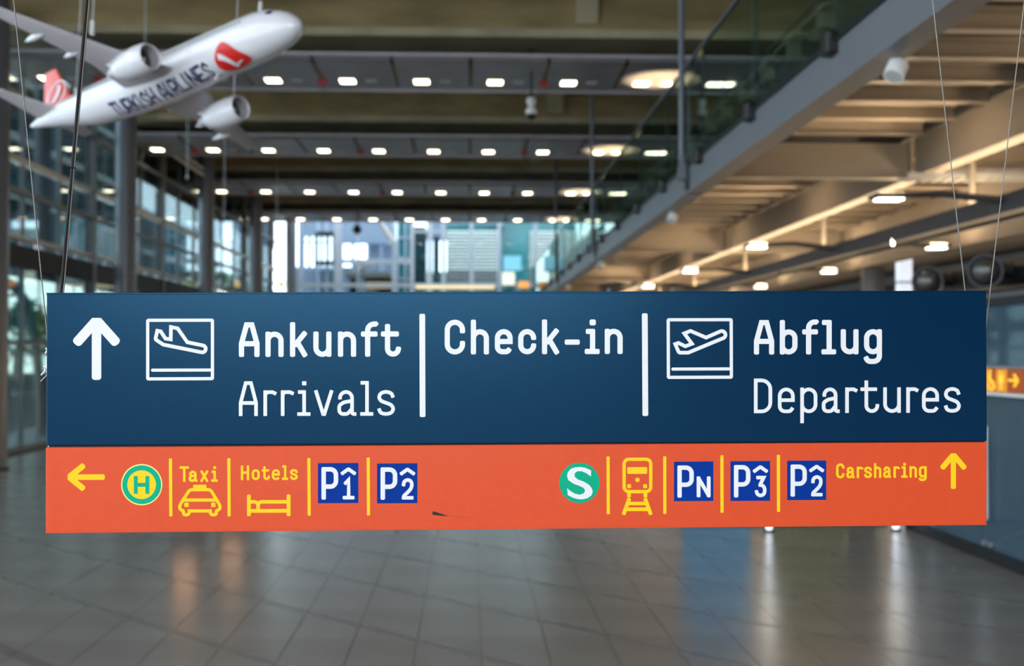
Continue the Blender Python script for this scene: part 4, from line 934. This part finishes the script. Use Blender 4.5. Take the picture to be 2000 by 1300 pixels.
fin_decal('fin_bird', [(-40.8,2.8),(-40.2,3.3),(-39.8,4.0),(-39.8,4.6),(-40.1,5.2),(-39.4,4.9),(-39.2,4.3),(-39.4,3.6),(-39.9,3.0)], M_PLANE, 1)
# belly lettering and emblem follow the skin
def skin(x, y):
    r, zc = sect(x); b = bulge(x); rr = r*(1+0.05*b); q = min(abs(y)/rr, .98); s = math.sqrt(1-q*q)
    return zc-(r*s+b*s**.8)
def belly(name, polys, m, lvl=1):
    mb = MB()
    for p in polys: mb.add([A(x, y, skin(x, y)-.045*lvl) for x, y in p], [tuple(range(len(p)))])
    return mb.build(name, m, fu)
txt = 'TURKISH AIRLINES'; x = -26.9; hgt = 1.5; adv = 1.08; yb0 = -0.05
for c in txt:
    if c != ' ':
        w = .20 if c == 'I' else .78; sw = .27
        po = []
        for path, cl in G(c, (w if c != 'I' else .001), hgt*.7, hgt, 0, sw):
            P = [Vector(p[:2]) for p in path]; fine = [P[0]]
            for a_, b_ in zip(P, P[1:]):
                k = max(1, int((b_-a_).length/.3)); fine += [a_+(b_-a_)*(i+1)/k for i in range(k)]
            for q in stroke(fine, sw, False, 0): po.append([(x+v.x, yb0-v.y) for v in q])
        belly('letter', po, M_NAVY)
        x += w+.34 if c != 'I' else .58
    else: x += .55
ex, ey = -8.6, -0.9
def oval(r, tip):
    o_ = []
    for i in range(64):
        t = 2*math.pi*i/64; q = 1+tip*max(0, math.cos(t+0.30))**8; o_.append((ex+r*q*math.cos(t)*1.12, ey+r*q*math.sin(t+.0)*-.86))
    return o_
def fan_polys(o, c): return [[c, a_, b_] for a_, b_ in zip(o, o[1:]+o[:1])]
def rings_polys(o, c, k=5):
    out = []
    for i in range(k):
        a_, b_ = i/k, (i+1)/k
        for p, q in zip(o, o[1:]+o[:1]):
            out.append([(c[0]+(p[0]-c[0])*a_, c[1]+(p[1]-c[1])*a_), (c[0]+(p[0]-c[0])*b_, c[1]+(p[1]-c[1])*b_), (c[0]+(q[0]-c[0])*b_, c[1]+(q[1]-c[1])*b_), (c[0]+(q[0]-c[0])*a_, c[1]+(q[1]-c[1])*a_)][1 if i == 0 else 0:])
    return out
belly('emblem_rim', rings_polys(oval(1.72, .42), (ex, ey)), M_PLANE, 1); belly('emblem_disc', rings_polys(oval(1.55, .45), (ex, ey)), M_PRED, 2)
bird = stroke(catmull([(ex-1.0,ey-.75),(ex-.35,ey-.45),(ex+.15,ey+.1),(ex+.45,ey+.85)], 6), .48, False, 0)+stroke(catmull([(ex+.2,ey+.75),(ex+.9,ey+.45),(ex+1.4,ey+.35)], 6), .20, False, 0)
belly('emblem_bird', [[(v.x, v.y) for v in q] for q in bird], M_PLANE, 3)
# windows, cockpit glass, antenna
wm = MB()
for s in (-1, 1):
    for i in range(52):
        x0 = -6.2-i*.56; th = math.radians(14) if s > 0 else math.pi-math.radians(14)
        wm.add([A(*sec_pt(x0+dx, th+dt, .02)) for dx, dt in ((-.12,-.07),(.12,-.07),(.12,.07),(-.12,.07))], [(0,1,2,3)])
wm.build('cabin_windows', M_NAVY, fu)['kind'] = 'stuff'
for s in (-1, 1):
    for dx in (-5.4, -13.2, -30.2):
        th = lambda a: a if s > 0 else math.pi-a
        d_ = MB()
        for a_, b_ in ((-.18,-.15),(.42,.45)):
            d_.add([A(*sec_pt(dx+u, th(v), .02)) for u, v in ((-.4,a_),(.4,a_),(.4,b_),(-.4,b_))], [(0,1,2,3)])
        d_.build('cabin_door', M_PLANEG, fu)
cw = MB()
for s in (-1, 1):
    for k in range(3):
        a0, a1 = math.radians(82-k*22), math.radians(64-k*22); f_ = lambda a: a if s > 0 else math.pi-a
        cw.add([A(*sec_pt(-1.75-.35*k, f_(a0), .03)), A(*sec_pt(-1.75-.35*k, f_(a1), .03)), A(*sec_pt(-2.55-.3*k, f_(a1), .03)), A(*sec_pt(-2.55-.3*k, f_(a0), .03))], [(0,1,2,3)])
cw.build('cockpit_glass', M_NAVY, fu)
MB().hexa([A(-11,-.05,-2.3),A(-11,.05,-2.3),A(-11.7,.05,-2.3),A(-11.7,-.05,-2.3)], [A(-11.5,-.03,-2.95),A(-11.5,.03,-2.95),A(-11.8,.03,-2.95),A(-11.8,-.03,-2.95)]).build('antenna', M_PLANEG, fu)
for p in ((-17.5,-9.0,.0), (-17.5,9.0,.0), (-6.0,0,2.3), (-36,0,2.0)):
    a = A(p[0]-2.2, p[1], p[2]) if abs(p[1]) > 1 else A(*p)
    MB().tube([a, (a.x+.25, a.y+.2, 13.0)], 0.003, 6).build('suspension_wire', M_ALU, pl)
    MB().tube([a, a+Vector((.004,.003,.12))], 0.018, 8).build('wire_clamp', M_BAND, pl)
